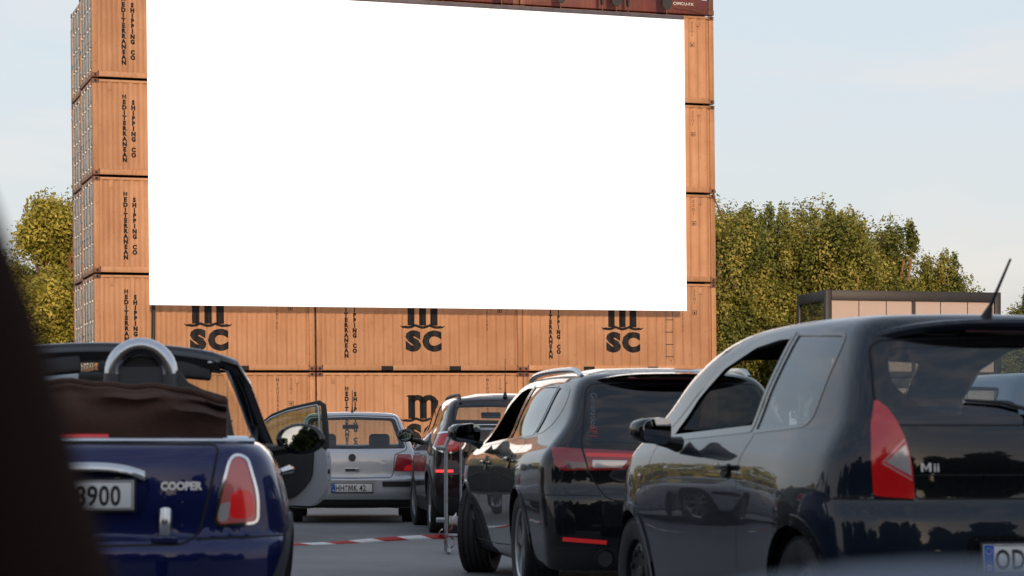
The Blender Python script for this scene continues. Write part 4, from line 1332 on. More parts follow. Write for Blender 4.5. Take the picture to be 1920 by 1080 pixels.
# ---------------------------------------------------------------- 1  black small hatchback, nearest at the right
mii = place('small_hatchback', (2.075, 8.5), 13, 'black three door hatchback nearest at the right, front window open, stub aerial on the roof', 'car')
mii_b = Body(top=[(-.1, 1.41), (.25, 1.472), (.7, 1.498), (1.3, 1.508), (1.75, 1.500), (2.1, 1.462), (2.45, 1.368), (2.8, 1.20), (3.02, 1.06), (3.15, .99), (3.35, .90), (3.52, .77), (3.7, .55)],
    rear=[(.15, .10), (.3, .03), (.48, .0), (.66, .02), (.74, .055), (.9, .07), (1.03, .10), (1.2, .17), (1.38, .27), (1.5, .36)],
    front=[(.2, 3.50), (.45, 3.557), (.7, 3.52), (.9, 3.40), (1.2, 3.3)],
    width=[(.15, .76), (.3, .80), (.55, .818), (.75, .82), (.88, .808), (.97, .775), (1.03, .748), (1.2, .70), (1.38, .632), (1.5, .58)],
    plan=[(0, .935), (.3, .975), (.8, 1.0), (2.3, 1.0), (3.0, .975), (3.56, .86)], gh_plan=[(0, .955), (.5, .985), (1.2, 1.0), (2.2, .97), (2.9, .92)],
    zb=.19, rc=(.16, .45), crown=.045, k_sr=.20, k_st=.13, k_tr=.10,
    bulge=((.6, .62, .42, .26, .022), (3.0, .62, .40, .25, .022)))
ms_ = Shell(mii_b, .034)
mcfg = dict(arches=[(.585, .335, .045), (3.005, .335, .04)], wr=.292, archmat='paint_black',
    doors=[rpoly([(1.25, 1.42), (1.22, 1.02), (1.31, .88), (1.31, .30), (2.62, .28), (2.72, .55), (2.70, .80), (2.62, 1.02), (2.30, 1.20), (1.9, 1.36), (1.5, 1.43)], .05)],
    windows=[(rpoly([(1.098, 1.442), (1.098, 1.442), (.52, 1.412, .07), (.60, 1.06, .05), (.66, 1.025, .04), (1.24, 1.005), (1.25, 1.03)], .02), 'glass', .016),
             (rpoly([(1.13, 1.446), (1.285, 1.010), (2.48, .975, .04), (2.46, 1.05, .04), (2.27, 1.205), (1.98, 1.345), (1.60, 1.428), (1.3, 1.450)], .03), 'open', .032)])
std_cuts(ms_, mcfg)
# tailgate: one dark glass panel above, painted below; lamp units at the corners
tg = rpoly([(0, 1.385), (.62, 1.365, .05), (.645, 1.10, .05), (.56, 1.01, .06), (.522, .88, .05), (.515, .742, .02), (0, .742)], .03)
def half(poly_pts, r=.03):
    """mirror an x>=0 outline (first and last on the axis) into a closed symmetric outline"""
    right = poly_pts; left = [(-p[0],) + tuple(p[1:]) for p in poly_pts[::-1] if p[0] > 1e-6]
    return rpoly(list(right) + left, r)
TG = half([(0, 1.388), (.585, 1.368, .06), (.618, 1.11, .06), (.545, 1.03, .06), (.502, .88, .05), (.492, .742, .02), (0, .742)])
ms_.cut(TG, 'rear', 'tailgate', mirror=False)
ms_.cut(strip(TG + [TG[0]], .008), 'rear', 'gap', mirror=False)
TGG = half([(0, 1.380), (.577, 1.360, .06), (.608, 1.11, .06), (.537, 1.034, .03), (0, 1.034)])
ms_.cut(TGG, 'rear', 'glass_frit', only=('tailgate',), mirror=False)
ms_.cut(half([(0, 1.352), (.530, 1.335, .04), (.542, 1.19, .05), (.41, 1.075, .08), (0, 1.068)]), 'rear', 'rear_glass', only=('glass_frit', 'tailgate'), mirror=False)
ms_.cut(strip([(-.54, 1.030), (.54, 1.030)], .006), 'rear', 'gap', mirror=False)
ms_.cut(strip([(-.494, .835), (.494, .835)], .005), 'rear', 'gap', mirror=False)
TL = rpoly([(.612, 1.128), (.600, 1.125), (.572, 1.098), (.543, 1.045), (.516, .965), (.500, .86), (.495, .742), (.62, .750), (.648, .757), (.652, .90), (.640, 1.03)], .012)
ms_.cut(TL, 'rear', 'tail', pred=lambda c: c.y < .5, face=.30)
ms_.cut(rpoly([(.600, .885), (.520, .955), (.510, .90), (.503, .83)], .008), 'rear', 'tail_clear', only=('tail',))
ms_.cut(strip([(.612, .882), (.524, .972), (.511, .90), (.503, .815), (.612, .882)], .008), 'rear', 'tail_edge', only=('tail', 'tail_clear'))
ms_.cut(strip([(-.9, .742), (-.497, .738)], .006), 'rear', 'gap', only=('body',))
ms_.cut(strip([(.25, .745), (.12, .76), (.0, .765)], .006), 'side', 'gap', only=('body',), pred=lambda c: abs(c.x) > .6)
ms_.cut(half([(0, .60), (.30, .60, .03), (.34, .43, .03), (0, .42)]), 'rear', 'plate_recess', mirror=False)
ms_.cut(half([(0, 1.405), (.52, 1.385, .05), (.64, 1.06, .05), (0, 1.04)]), 'front', 'windscreen', mirror=False, pred=lambda c: c.y > 1.5)
ms_.part(['windscreen'], 'windscreen', ('glass_clear',), mii, thick=0)
std_parts(ms_, mii, mcfg, 'paint_black_blue', glassm='glass_sky_haze', trim='black_gloss')
ms_.part(['tailgate', 'plate_recess'], 'tailgate', ('paint_black', 'interior'), mii, thick=.02)
ms_.part(['glass_frit'], 'tailgate_glass_border', ('black_gloss', 'interior'), mii, thick=.01)
ms_.part(['rear_glass'], 'rear_window', ('glass_mid',), mii, thick=0, off=-.001)
for sd in (-1, 1):
    ms_.part(['tail', 'tail_clear', 'tail_edge'], 'tail_light', ('tail_red', 'tail_clear', 'tail_pink', 'dark_gap'), mii, side=sd, off=.005, thick=.02, slot={'tail_clear': 1, 'tail_edge': 2})
# roof spoiler, high brake light, wiper
m = MB()
N_ = 24; up, lo = [], []
for k in range(N_ + 1):
    x = -.60 + 1.20 * k / N_; q, nn = ms_.at((x, 1.395), 'rear'); 
    yb = q.y - .085 + .10 * (abs(x) / .6) ** 3; zt = 1.452 - .07 * x * x - .045 * (abs(x) / .6) ** 4
    up.append((x, yb, zt)); lo.append(q)
rows = []
for k in range(N_ + 1):
    x, yb, zt = up[k]; q = lo[k]
    rows.append([m.bm.verts.new(p) for p in ((x, q.y + .22, 1.472 - .07 * x * x - .035 * (abs(x) / .6) ** 4), (x, (yb + q.y + .2) / 2, zt + .013), (x, yb + .01, zt + .002), (x, yb, zt - .012), (x, yb + .015, zt - .035), (x, q.y + .005, 1.385), (x, q.y + .1, 1.38))])
for k in range(N_):
    for j in range(6): m.bm.faces.new((rows[k][j], rows[k + 1][j], rows[k + 1][j + 1], rows[k][j + 1])).material_index = 1 if j >= 4 else 0
for r_ in (rows[0], rows[-1]): m.bm.faces.new(r_)
m.build('roof_spoiler', ('paint_black_blue', 'black_gloss'), mii, angle=40)
m = MB(); q, nn = ms_.at((0, 1.40), 'rear'); m.box((0, q.y - .045, 1.413), (.44, .02, .022), .008); m.build('brake_light', 'tail_red_dark', mii)
m = MB(); q, nn = ms_.at((0, 1.08), 'rear')
pts = [ms_.at((x, z), 'rear', off=.018)[0] for x, z in ((.0, 1.045), (-.03, 1.09), (-.12, 1.112), (-.27, 1.122))]
m.tube(pts, [.012, .009, .007, .005], 8); m.cyl(pts[0] + Vector((0, .02, 0)), pts[0] - Vector((0, .01, 0)), .022); m.build('rear_wiper', 'black_plastic', mii)
m = MB()
def on_rear(sh, text, size, x, z, bold=.02, off=.003, sx=1.0, tilt=0):
    """raised letters laid onto the rear surface"""
    mb = MB(); mb.mesh(text_mesh(text, size, bold, .004, sx=sx), TXROT)
    bmesh.ops.triangulate(mb.bm, faces=mb.bm.faces[:])
    for v in mb.bm.verts:
        d = -v.co.y; q, nn = sh.at((x + v.co.x, z + v.co.z), 'rear'); v.co = q + nn * (off + d * .5)
    return mb
on_rear(ms_, 'Mii', .034, -.432, .848, .012, sx=1.30).build('badge_lettering', 'badge_metal', mii, smooth=False, recalc=False)
q, nn = ms_.at((0, .51), 'rear')
licence_plate(mii, (0, q.y - .018, .512), [('OD', -.150), ('M', .0), ('1175', .145)], (R(-4), 0, 0), dealer='Thomsen', seals=-.066)
antenna(mii, (-.09, .34, 1.474), .25, 24, .0065, .026, lean_x=14)
# handle, mirror, indicator
for sd in (-1, 1):
    q, nn = ms_.at((1.46, .857), 'side', sd)
    m = MB(); m.box(q + nn * .022, (.022, .20, .028), .010, seg=3); m.box(q + nn * .008, (.02, .03, .022), .005); m.cyl(q + Vector((0, -.0, -.002)) - nn * .004, q + nn * .002, .055, n=20); m.build('door_handle', 'paint_black', mii)
    q, nn = ms_.at((2.16, 1.0), 'side', sd)
    mirror(mii, sd, (sd * .955, 2.20, 1.025), (.20, .13, .145), 'black_gloss', (-sd * .16, .03, -.065), glass_tilt=sd * -24, up=2)
    q, nn = ms_.at((2.80, .80), 'side', sd, .004)
    m = MB(); m.box(q, (.01, .04, .022), .004); m.build('side_indicator', 'tail_pink', mii)
chassis(mii, mcfg, .82, 3.55)
wheels(mii, mcfg, .80, 'steel', 'black_plastic', .175)
for x in (-.36, .36): seat(mii, x, 1.45, .30, .48, .60)
m = MB(); m.box((0, .85, .66), (1.2, .14, .50), .06, Matrix.Rotation(R(16), 3, 'X')); m.build('rear_seat', 'interior', mii)
for x in (-.34, .34):
    m = MB(); m.box((x, .80, 1.0), (.26, .10, .17), .045, seg=3); m.build('headrest', 'interior', mii)
m = MB(); m.box((0, 2.48, .80), (1.40, .42, .26), .08, seg=3); m.build('dashboard', 'interior', mii)
m = MB(); m.tube([(-.37 + .18 * math.cos(a), 2.12 + .06 * math.sin(a), .90 + .17 * math.sin(a)) for a in [2 * PI * k / 24 for k in range(24)]], .014, 8, closed=True); m.cyl((-.37, 2.12, .90), (-.37, 2.4, .85), .03); m.b2((-.53, 2.10, .885), (-.21, 2.12, .915)); m.build('steering_wheel', 'interior', mii)

# ---------------------------------------------------------------- 2  black estate
leon = place('estate_car', (1.08, 13.3), 8.5, 'black estate car with silver roof rails and darkened rear glass between barrier and black hatchback', 'car')
leon_b = Body(top=[(0, 1.32), (.3, 1.40), (.7, 1.438), (1.3, 1.456), (2.0, 1.462), (2.5, 1.445), (2.85, 1.38), (3.25, 1.20), (3.55, 1.05), (3.75, .985), (4.1, .92), (4.4, .80), (4.6, .6)],
    rear=[(.15, .12), (.28, .04), (.42, .0), (.62, .01), (.72, .045), (.85, .06), (.93, .085), (.97, .11), (1.1, .19), (1.25, .30), (1.36, .40), (1.5, .54)],
    front=[(.2, 4.48), (.45, 4.535), (.7, 4.50), (.9, 4.35), (1.3, 4.2)],
    width=[(.15, .84), (.3, .88), (.5, .90), (.70, .908), (.84, .905), (.90, .885), (.97, .84), (1.05, .80), (1.2, .745), (1.36, .672), (1.5, .60)],
    plan=[(0, .925), (.35, .965), (.9, .995), (1.6, 1.0), (2.9, 1.0), (3.8, .975), (4.53, .83)], gh_plan=[(0, .86), (.4, .90), (.9, .95), (1.7, 1.0), (2.6, .985), (3.4, .93)],
    zb=.19, rc=(.13, .5), crown=.06, k_sr=.16, k_st=.17, k_tr=.08, bulge=((1.02, .66, .44, .22, .012), (3.66, .66, .44, .22, .015)))
ls = Shell(leon_b, .037)
lcfg = dict(arches=[(1.02, .362, .018), (3.656, .362, .018)], wr=.325, rr=.70, archmat='paint_black',
    doors=[rpoly([(1.13, 1.36), (1.04, 1.20), (1.12, 1.0), (1.45, .80), (1.52, .60), (1.48, .30), (2.28, .28), (2.30, .95), (2.16, 1.2), (2.06, 1.37)], .04),
           rpoly([(2.10, 1.37), (2.20, 1.2), (2.34, .95), (2.32, .28), (3.28, .28), (3.36, .6), (3.30, .95), (2.95, 1.2), (2.6, 1.34)], .04)],
    windows=[(rpoly([(.92, 1.345), (.62, 1.325, .05), (.565, 1.24, .06), (.66, 1.10, .06), (.80, 1.045), (1.02, 1.03)], .03), 'glass', .010),
             (rpoly([(.955, 1.352), (1.055, 1.028), (1.94, 1.0), (1.90, 1.06), (1.78, 1.375)], .015), 'glass', .012),
             (rpoly([(1.83, 1.38), (1.97, .995), (3.25, .955, .03), (3.05, 1.08), (2.65, 1.28), (2.35, 1.365), (2.1, 1.385)], .03), 'open', .022)])
std_cuts(ls, lcfg)
HG = half([(0, 1.375), (.555, 1.345, .06), (.585, 1.20, .05), (.630, .985, .03), (.632, .935, .02), (.60, .80, .03), (.50, .63, .06), (0, .60)])
ls.cut(HG, 'rear', 'tailgate', mirror=False)
ls.cut(strip(HG + [HG[0]], .008), 'rear', 'gap', mirror=False)
ls.cut(half([(0, 1.340), (.535, 1.318, .05), (.562, 1.20, .05), (.608, .985, .03), (0, .972)]), 'rear', 'rear_glass', only=('tailgate',), mirror=False)
ls.cut(strip([(-.9, .66), (-.53, .655)], .006), 'rear', 'gap', only=('body',))
LT = rpoly([(.806, .950), (.636, .940), (.605, .812), (.745, .806), (.80, .84)], .012)
ls.cut(LT, 'rear', 'lamp_outer', only=('body', 'gap'), pred=lambda c: c.y < .6, face=.3)
LT2 = rpoly([(.626, .940), (.30, .926), (.375, .815, .03), (.594, .808)], .012)
ls.cut(LT2, 'rear', 'lamp_inner', only=('tailgate', 'gap'))
ls.cut(rpoly([(.575, .872), (.36, .868), (.40, .826), (.575, .824)], .008), 'rear', 'lamp_clear', only=('lamp_inner',))
ls.cut(rpoly([(.73, .862), (.62, .858), (.612, .822), (.73, .818)], .01), 'rear', 'lamp_smoke', only=('lamp_outer',))
ls.cut(strip([(.61, .905), (.33, .898)], .022), 'rear', 'lamp_line', only=('lamp_inner',))
ls.cut(strip([(.76, .392), (.50, .372)], .024), 'rear', 'reflector', only=('body',))
ls.cut(half([(0, .345), (.82, .345, .03), (.84, .10), (0, .10)]), 'rear', 'lower_bumper', only=('body',), mirror=False)
std_parts(ls, leon, lcfg, 'paint_black', glassm='glass_dark', trim='black_gloss')
ls.part(['tailgate'], 'tailgate', ('paint_black', 'interior'), leon, thick=.02)
ls.part(['rear_glass'], 'rear_window', ('glass_dark',), leon, thick=0, off=.001)
if 'lower_bumper' in ls.names: ls.part(['lower_bumper'], 'lower_bumper', ('black_plastic', 'dark_gap'), leon, thick=.03)
for sd in (-1, 1):
    ls.part(['lamp_outer', 'lamp_smoke'], 'tail_light', ('tail_red_mid', 'tail_smoke', 'dark_gap'), leon, side=sd, off=.006, thick=.02, slot={'lamp_smoke': 1})
    ls.part(['lamp_inner', 'lamp_clear', 'lamp_line'], 'tail_light', ('tail_red_mid', 'tail_clear', 'tail_glow', 'dark_gap'), leon, side=sd, off=.006, thick=.02, slot={'lamp_clear': 1, 'lamp_line': 2})
    ls.part(['reflector'], 'reflector', ('tail_glow', 'dark_gap'), leon, side=sd, off=.004, thick=.01)
    # roof rail
    m = MB(); pts = []
    for k in range(15):
        y = .66 + 2.1 * k / 14; q, nn = ls.at((sd * (.545 + .03 * math.sin(PI * k / 14)), y), 'top'); h_ = .034 * min(1, 4 * math.sin(PI * k / 14)); pts.append(q + Vector((0, 0, h_)))
    m.tube(pts, [.012] + [.019] * 13 + [.012], 8, sx=1.2); m.build('roof_rail', 'satin_chrome', leon)
    for yy in (1.40, 2.52):
        q, nn = ls.at((yy, .845 if yy > 2 else .865), 'side', sd)
        m = MB(); m.box(q + nn * .024, (.022, .21, .028), .010, seg=3); m.cyl(q - nn * .004, q + nn * .003, .055, n=20); m.build('door_handle', 'paint_black', leon)
    mirror(leon, sd, (sd * 1.01, 3.02, 1.06), (.245, .16, .165), 'black_gloss', (-sd * .14, .02, -.085), glass_tilt=sd * -24, up=2)
    m = MB(); q, nn = ls.at((.52, .245), 'rear'); q.x = sd * abs(.52); m.cyl((sd * .52, .10, .275), (sd * .52, .01, .275), .055, n=20, caps=False); m.cyl((sd * .52, .10, .275), (sd * .52, .013, .275), .048, n=20, caps=True); m.build('exhaust', 'alloy_dark', leon)
m = MB()
rows = []
for k in range(13):
    y = .62 + 1.5 * k / 12; row = []
    for j in range(9):
        x = -.50 + 1.0 * j / 8; q, nn = ls.at((x, y), 'top', off=.008); row.append(m.bm.verts.new(q + Vector((0, 0, .012 if 0 < j < 8 and 0 < k < 12 else -.006))))
    rows.append(row)
for k in range(12):
    for j in range(8): m.bm.faces.new((rows[k][j], rows[k][j + 1], rows[k + 1][j + 1], rows[k + 1][j]))
m.build('glass_roof', 'black_gloss', leon)
m = MB(); rows = []
for k in range(21):
    x = -.56 + 1.12 * k / 20; q, nn = ls.at((x, 1.385), 'rear')
    yb = q.y - .10 + .12 * (abs(x) / .56) ** 3; zt = 1.418 - .05 * x * x - .045 * (abs(x) / .56) ** 4
    rows.append([m.bm.verts.new(p) for p in ((x, q.y + .22, 1.415 - .05 * x * x - .02 * (abs(x) / .56) ** 4), (x, yb + .1, zt + .004), (x, yb, zt - .006), (x, yb + .02, zt - .03), (x, q.y + .01, 1.36))])
for k in range(20):
    for j in range(4): m.bm.faces.new((rows[k][j], rows[k + 1][j], rows[k + 1][j + 1], rows[k][j + 1])).material_index = 1 if j == 3 else 0
m.build('roof_spoiler', ('paint_black', 'black_gloss'), leon, angle=40)
m = MB(); q, nn = ls.at((0, 1.375), 'rear'); m.box((0, q.y - .04, 1.383), (.60, .02, .018), .006); m.build('brake_light', 'tail_red_dark', leon)
def decal(sh, text, size, x, z, rotdeg, mat, root, bold=.0):
    mb = MB(); mb.mesh(text_mesh(text, size, bold, align='LEFT'), Matrix.Rotation(R(rotdeg), 4, 'Z'))
    bmesh.ops.triangulate(mb.bm, faces=mb.bm.faces[:])
    for v in mb.bm.verts:
        q, nn = sh.at((x + v.co.x, z + v.co.y), 'rear'); v.co = q + nn * .003
    return mb.build('lettering', mat, root, smooth=False, recalc=False)
decal(ls, 'Generation', .036, -.535, 1.292, -98, 'decal_grey', leon)
decal(ls, 'SF1', .040, -.566, 1.085, -98, 'decal_red', leon, .02)
q, nn = ls.at((0, .55), 'rear'); licence_plate(leon, (0, q.y - .015, .70), 'HH SF 117', (R(-3), 0, 0))
chassis(leon, lcfg, .905, 4.5)
wheels(leon, lcfg, .90, 'spoke5', 'alloy', .225, steer=R(-21))
for x in (-.38, .38): seat(leon, x, 2.15, .30, .50, .60)
m = MB(); m.box((0, 1.42, .62), (1.25, .14, .55), .06, Matrix.Rotation(R(16), 3, 'X')); m.build('rear_seat', 'interior', leon)
m = MB(); m.box((0, 3.25, .82), (1.5, .42, .26), .08, seg=3); m.build('dashboard', 'interior', leon)

# ---------------------------------------------------------------- 3  silver hatchback in the middle
golf = place('silver_hatchback', (-2.04, 27.9), 4, 'silver hatchback in the middle facing the containers, black plate strip, seats seen through rear glass', 'car')
def golf_body(**k):
    a = dict(top=[(0, 1.36), (.3, 1.415), (.8, 1.44), (1.5, 1.445), (2.0, 1.425), (2.4, 1.30), (2.8, 1.10), (3.0, 1.0), (3.3, .95), (3.8, .86), (4.1, .72), (4.3, .5)],
        rear=[(.15, .14), (.28, .06), (.40, .0), (.56, .0), (.60, .035), (.8, .05), (.93, .08), (1.1, .20), (1.33, .36), (1.5, .50)],
        front=[(.2, 4.09), (.45, 4.149), (.7, 4.12), (.9, 4.0), (1.3, 3.9)],
        width=[(.15, .79), (.3, .84), (.5, .866), (.7, .862), (.88, .835), (.95, .81), (1.1, .755), (1.3, .665), (1.44, .60)],
        plan=[(0, .945), (.35, .975), (.9, 1.0), (2.6, 1.0), (3.4, .975), (4.15, .84)], gh_plan=[(0, .95), (.5, .975), (1.2, 1.0), (2.2, .98), (3.0, .93)],
        zb=.19, rc=(.10, .5), crown=.06, k_sr=.15, k_st=.14, k_tr=.08)
    a.update(k); return Body(**a)
gs = Shell(golf_body(), .04)
gcfg = dict(arches=[(.78, .335, 0), (3.295, .335, 0)], wr=.30,
    doors=[rpoly([(1.65, 1.37), (1.65, .3), (2.95, .3), (2.98, .95), (2.4, 1.28), (2.1, 1.37)], .04)],
    windows=[(rpoly([(1.50, 1.365), (.62, 1.33, .05), (.55, 1.0, .05), (1.56, .965)], .03), 'glass', .014), (rpoly([(1.60, 1.37), (1.66, .96), (2.92, .95), (2.45, 1.24), (2.1, 1.365)], .03), 'glass', .014)])
std_cuts(gs, gcfg)
GT_ = half([(0, 1.385), (.57, 1.372, .04), (.71, .945, .04), (.545, .88), (.53, .66), (.50, .585, .05), (0, .578)])
gs.cut(GT_, 'rear', 'tailgate', mirror=False); gs.cut(strip(GT_ + [GT_[0]], .010), 'rear', 'gap', mirror=False)
RW = half([(0, 1.368), (.55, 1.352, .05), (.69, .958, .05), (0, .950)])
gs.cut(RW, 'rear', 'rear_trim', mirror=False); gs.cut(offset_poly(RW, .030), 'rear', 'rear_glass', mirror=False)
gs.cut(rpoly([(.745, .883), (.574, .885), (.536, .668), (.802, .668), (.806, .71)], .012), 'rear', 'lamp', only=('body',), pred=lambda c: c.y < .5, face=.3)
gs.cut(rpoly([(.86, .75), (.70, .745), (.66, .700), (.665, .672), (.86, .672)], .01), 'rear', 'lamp_lit', only=('lamp',))
gs.cut(rpoly([(.9, .537), (.385, .537), (.385, .470), (.9, .470)], .02), 'rear', 'strip')
gs.cut([(1.0, .537), (.05, .537), (.05, .470), (1.0, .470)], 'side', 'strip', only=('body',), pred=lambda c: c.y < .42 and abs(c.x) > .7)
gs.cut(half([(0, .545), (.30, .545, .02), (.32, .375, .02), (0, .375)]), 'rear', 'recess', mirror=False)
gs.cut(half([(0, .305), (.95, .305), (.95, .1), (0, .1)]), 'rear', 'valance', only=('body',), mirror=False)
gs.cut(half([(0, 1.375), (.53, 1.36, .05), (.66, 1.03, .05), (0, 1.015)]), 'front', 'windscreen', mirror=False, pred=lambda c: c.y > 1.5)
gs.part(['windscreen'], 'windscreen', ('glass_clear',), golf, thick=0)
std_parts(gs, golf, gcfg, 'paint_silver')
gs.part(['tailgate'], 'tailgate', ('paint_silver', 'interior'), golf, thick=.02)
gs.part(['rear_trim'], 'window_trim', ('black_gloss', 'interior'), golf, thick=.01)
gs.part(['rear_glass'], 'rear_window', ('glass_clear',), golf, thick=0, off=-.002)
for sd in (-1, 1): gs.part(['strip'], 'bumper_strip', ('black_plastic', 'dark_gap'), golf, side=sd, off=.012, thick=.02)
gs.part(['valance'], 'lower_bumper', ('black_plastic', 'dark_gap'), golf, off=-.004, thick=.02)
gs.part(['recess'], 'plate_recess', ('paint_silver', 'dark_gap'), golf, off=-.012, thick=.02)
for sd in (-1, 1):
    gs.part(['lamp', 'lamp_lit'], 'tail_light', ('tail_red_mid', 'tail_glow', 'dark_gap'), golf, side=sd, off=.006, thick=.02, slot={'lamp_lit': 1})
    mirror(golf, sd, (sd * .945, 2.62, .995), (.20, .12, .14), 'paint_silver', (-sd * .14, .03, -.06))
q, nn = gs.at((0, .84), 'rear')
m = MB(); m.cyl(q + nn * .0, q + nn * .012, .048, n=28); m.build('emblem', 'plate_black', golf, angle=40)
m = MB()
m.tube([q + nn * .014 + Vector((.038 * math.cos(2 * PI * k / 24), 0, .038 * math.sin(2 * PI * k / 24))) for k in range(24)], .003, 6, closed=True)
for a_, b_ in (((-.018, .032), (0, .004)), ((.018, .032), (0, .004)), ((-.032, .018), (-.014, -.030)), ((-.014, -.030), (0, -.004)), ((0, -.004), (.014, -.030)), ((.014, -.030), (.032, .018))):
    m.cyl(q + nn * .014 + Vector((a_[0], 0, a_[1])), q + nn * .014 + Vector((b_[0], 0, b_[1])), .003, n=6)
m.build('emblem_ring', 'alloy_dark', golf)
q, nn = gs.at((0, .685), 'rear')
m = MB(); m.box(q + Vector((0, -.008, 0)), (.19, .02, .052), .010); m.mi = 1; m.box(q + Vector((-.02, -.018, 0)), (.135, .012, .028), .005); m.cyl(q + Vector((.068, -.012, 0)), q + Vector((.068, -.022, 0)), .012); m.build('tailgate_handle', ('paint_silver', 'plate_black'), golf)
q, nn = gs.at((0, .445), 'rear')
licence_plate(golf, (0, q.y - .012, .455), [('HH', -.155), ('MK', .012), ('42', .135)], seals=-.074)
antenna(golf, (-.0, .60, 1.42), .30, 5, .006, .030)
chassis(golf, gcfg, .86, 4.1); wheels(golf, gcfg, .845, 'multi', 'alloy', .195)
for x in (-.36, .36): seat(golf, x, 1.75, .30, .50, .60)
m = MB(); m.box((0, 1.0, .62), (1.22, .14, .55), .06, Matrix.Rotation(R(16), 3, 'X')); m.build('rear_seat', 'interior', golf)
m = MB(); m.box((0, 2.75, .84), (1.4, .42, .24), .08, seg=3); m.build('dashboard', 'interior', golf)
m = MB(); m.box((-.03, 2.32, 1.26), (.22, .03, .06), .012); m.build('interior_mirror', 'interior', golf)
m = MB(); m.box((0, .38, .935), (1.15, .4, .02), .006); m.build('parcel_shelf', 'interior', golf)

# ---------------------------------------------------------------- 4  dark maroon crossover
cm = place('compact_crossover', (.02, 24.2), 6.5, 'dark maroon compact crossover behind the metal barrier, round red lamp ringed in chrome', 'car')
cb = Body(top=[(0, 1.45), (.3, 1.525), (.8, 1.555), (1.6, 1.56), (2.2, 1.54), (2.6, 1.42), (2.95, 1.18), (3.1, 1.10), (3.5, 1.03), (3.9, .90), (4.2, .65)],
    rear=[(.2, .16), (.35, .04), (.5, .0), (.68, .01), (.74, .04), (1.0, .07), (1.22, .12), (1.4, .22), (1.5, .32), (1.6, .45)],
    front=[(.2, 4.05), (.5, 4.10), (.8, 4.07), (1.0, 3.9), (1.3, 3.7)],
    width=[(.15, .82), (.4, .88), (.65, .895), (.95, .885), (1.12, .84), (1.2, .80), (1.4, .735), (1.56, .66)],
    plan=[(0, .93), (.35, .975), (.9, 1.0), (2.9, 1.0), (3.5, .97), (4.1, .84)], gh_plan=[(0, .93), (.5, .97), (1.2, 1.0), (2.4, .97), (3.2, .92)],
    zb=.22, rc=(.14, .5), crown=.06, k_sr=.20, k_st=.16, k_tr=.10, bulge=((.74, .66, .44, .3, .015), (3.33, .66, .44, .3, .02)))
cs = Shell(cb, .04)
ccfg = dict(arches=[(.74, .375, .07), (3.33, .375, .07)], wr=.335, rr=.68,
    doors=[rpoly([(1.3, 1.45), (1.3, .34), (2.2, .34), (2.2, 1.46)], .04), rpoly([(2.23, 1.46), (2.23, .34), (3.05, .34), (3.1, 1.08), (2.6, 1.4)], .04)],
    windows=[(rpoly([(1.20, 1.465), (.45, 1.44, .04), (.42, 1.20, .04), (1.26, 1.165)], .02), 'glass', .014), (rpoly([(1.26, 1.468), (1.32, 1.163), (2.18, 1.15), (2.18, 1.468)], .02), 'glass', .014), (rpoly([(2.24, 1.468), (2.24, 1.148), (3.05, 1.13), (2.65, 1.38), (2.45, 1.46)], .02), 'glass', .014)])
std_cuts(cs, ccfg)
CT = half([(0, 1.50), (.62, 1.480, .05), (.66, 1.24, .05), (.48, 1.10), (.47, .95), (.56, .80, .06), (.50, .70, .05), (0, .69)])
cs.cut(CT, 'rear', 'tailgate', mirror=False); cs.cut(strip(CT + [CT[0]], .010), 'rear', 'gap', mirror=False)
CW_ = half([(0, 1.470), (.60, 1.452, .06), (.655, 1.255, .05), (0, 1.245)])
cs.cut(CW_, 'rear', 'rear_trim', mirror=False); cs.cut(offset_poly(CW_, .02), 'rear', 'rear_glass', mirror=False)
EL = [(.70 + .185 * math.cos(2 * PI * k / 36), 1.02 + .122 * math.sin(2 * PI * k / 36)) for k in range(36)]
cs.cut(EL, 'rear', 'ring', pred=lambda c: c.y < .55); cs.cut(offset_poly(EL, .018), 'rear', 'lamp', only=('ring',), pred=lambda c: c.y < .55)
EL2 = [(.69 + .042 * math.cos(2 * PI * k / 20), 1.035 + .042 * math.sin(2 * PI * k / 20)) for k in range(20)]
cs.cut(EL2, 'rear', 'lamp_core', only=('lamp',))
cs.cut(strip([(.84, .70), (.66, .70)], .028), 'rear', 'reflector', only=('body',))
cs.cut(half([(0, .42), (.95, .42), (.95, .1), (0, .1)]), 'rear', 'cladding', only=('body',), mirror=False)
cs.cut([(1.1, .40), (3.0, .40), (3.0, .1), (1.1, .1)], 'side', 'cladding', only=('body', 'door', 'gap'))
cs.cut(half([(0, 1.48), (.55, 1.465, .05), (.70, 1.16, .05), (0, 1.15)]), 'front', 'windscreen', mirror=False, pred=lambda c: c.y > 1.5)
cs.part(['windscreen'], 'windscreen', ('glass_clear',), cm, thick=0)
std_parts(cs, cm, ccfg, 'paint_maroon', glassm='glass_mid', trim='black_gloss')
cs.part(['tailgate'], 'tailgate', ('paint_maroon', 'interior'), cm, thick=.02)
cs.part(['rear_trim'], 'window_trim', ('black_gloss', 'interior'), cm, thick=.01)
cs.part(['rear_glass'], 'rear_window', ('glass_clear',), cm, thick=0)
cs.part(['cladding'], 'cladding', ('black_plastic', 'dark_gap'), cm, off=.01, thick=.02)
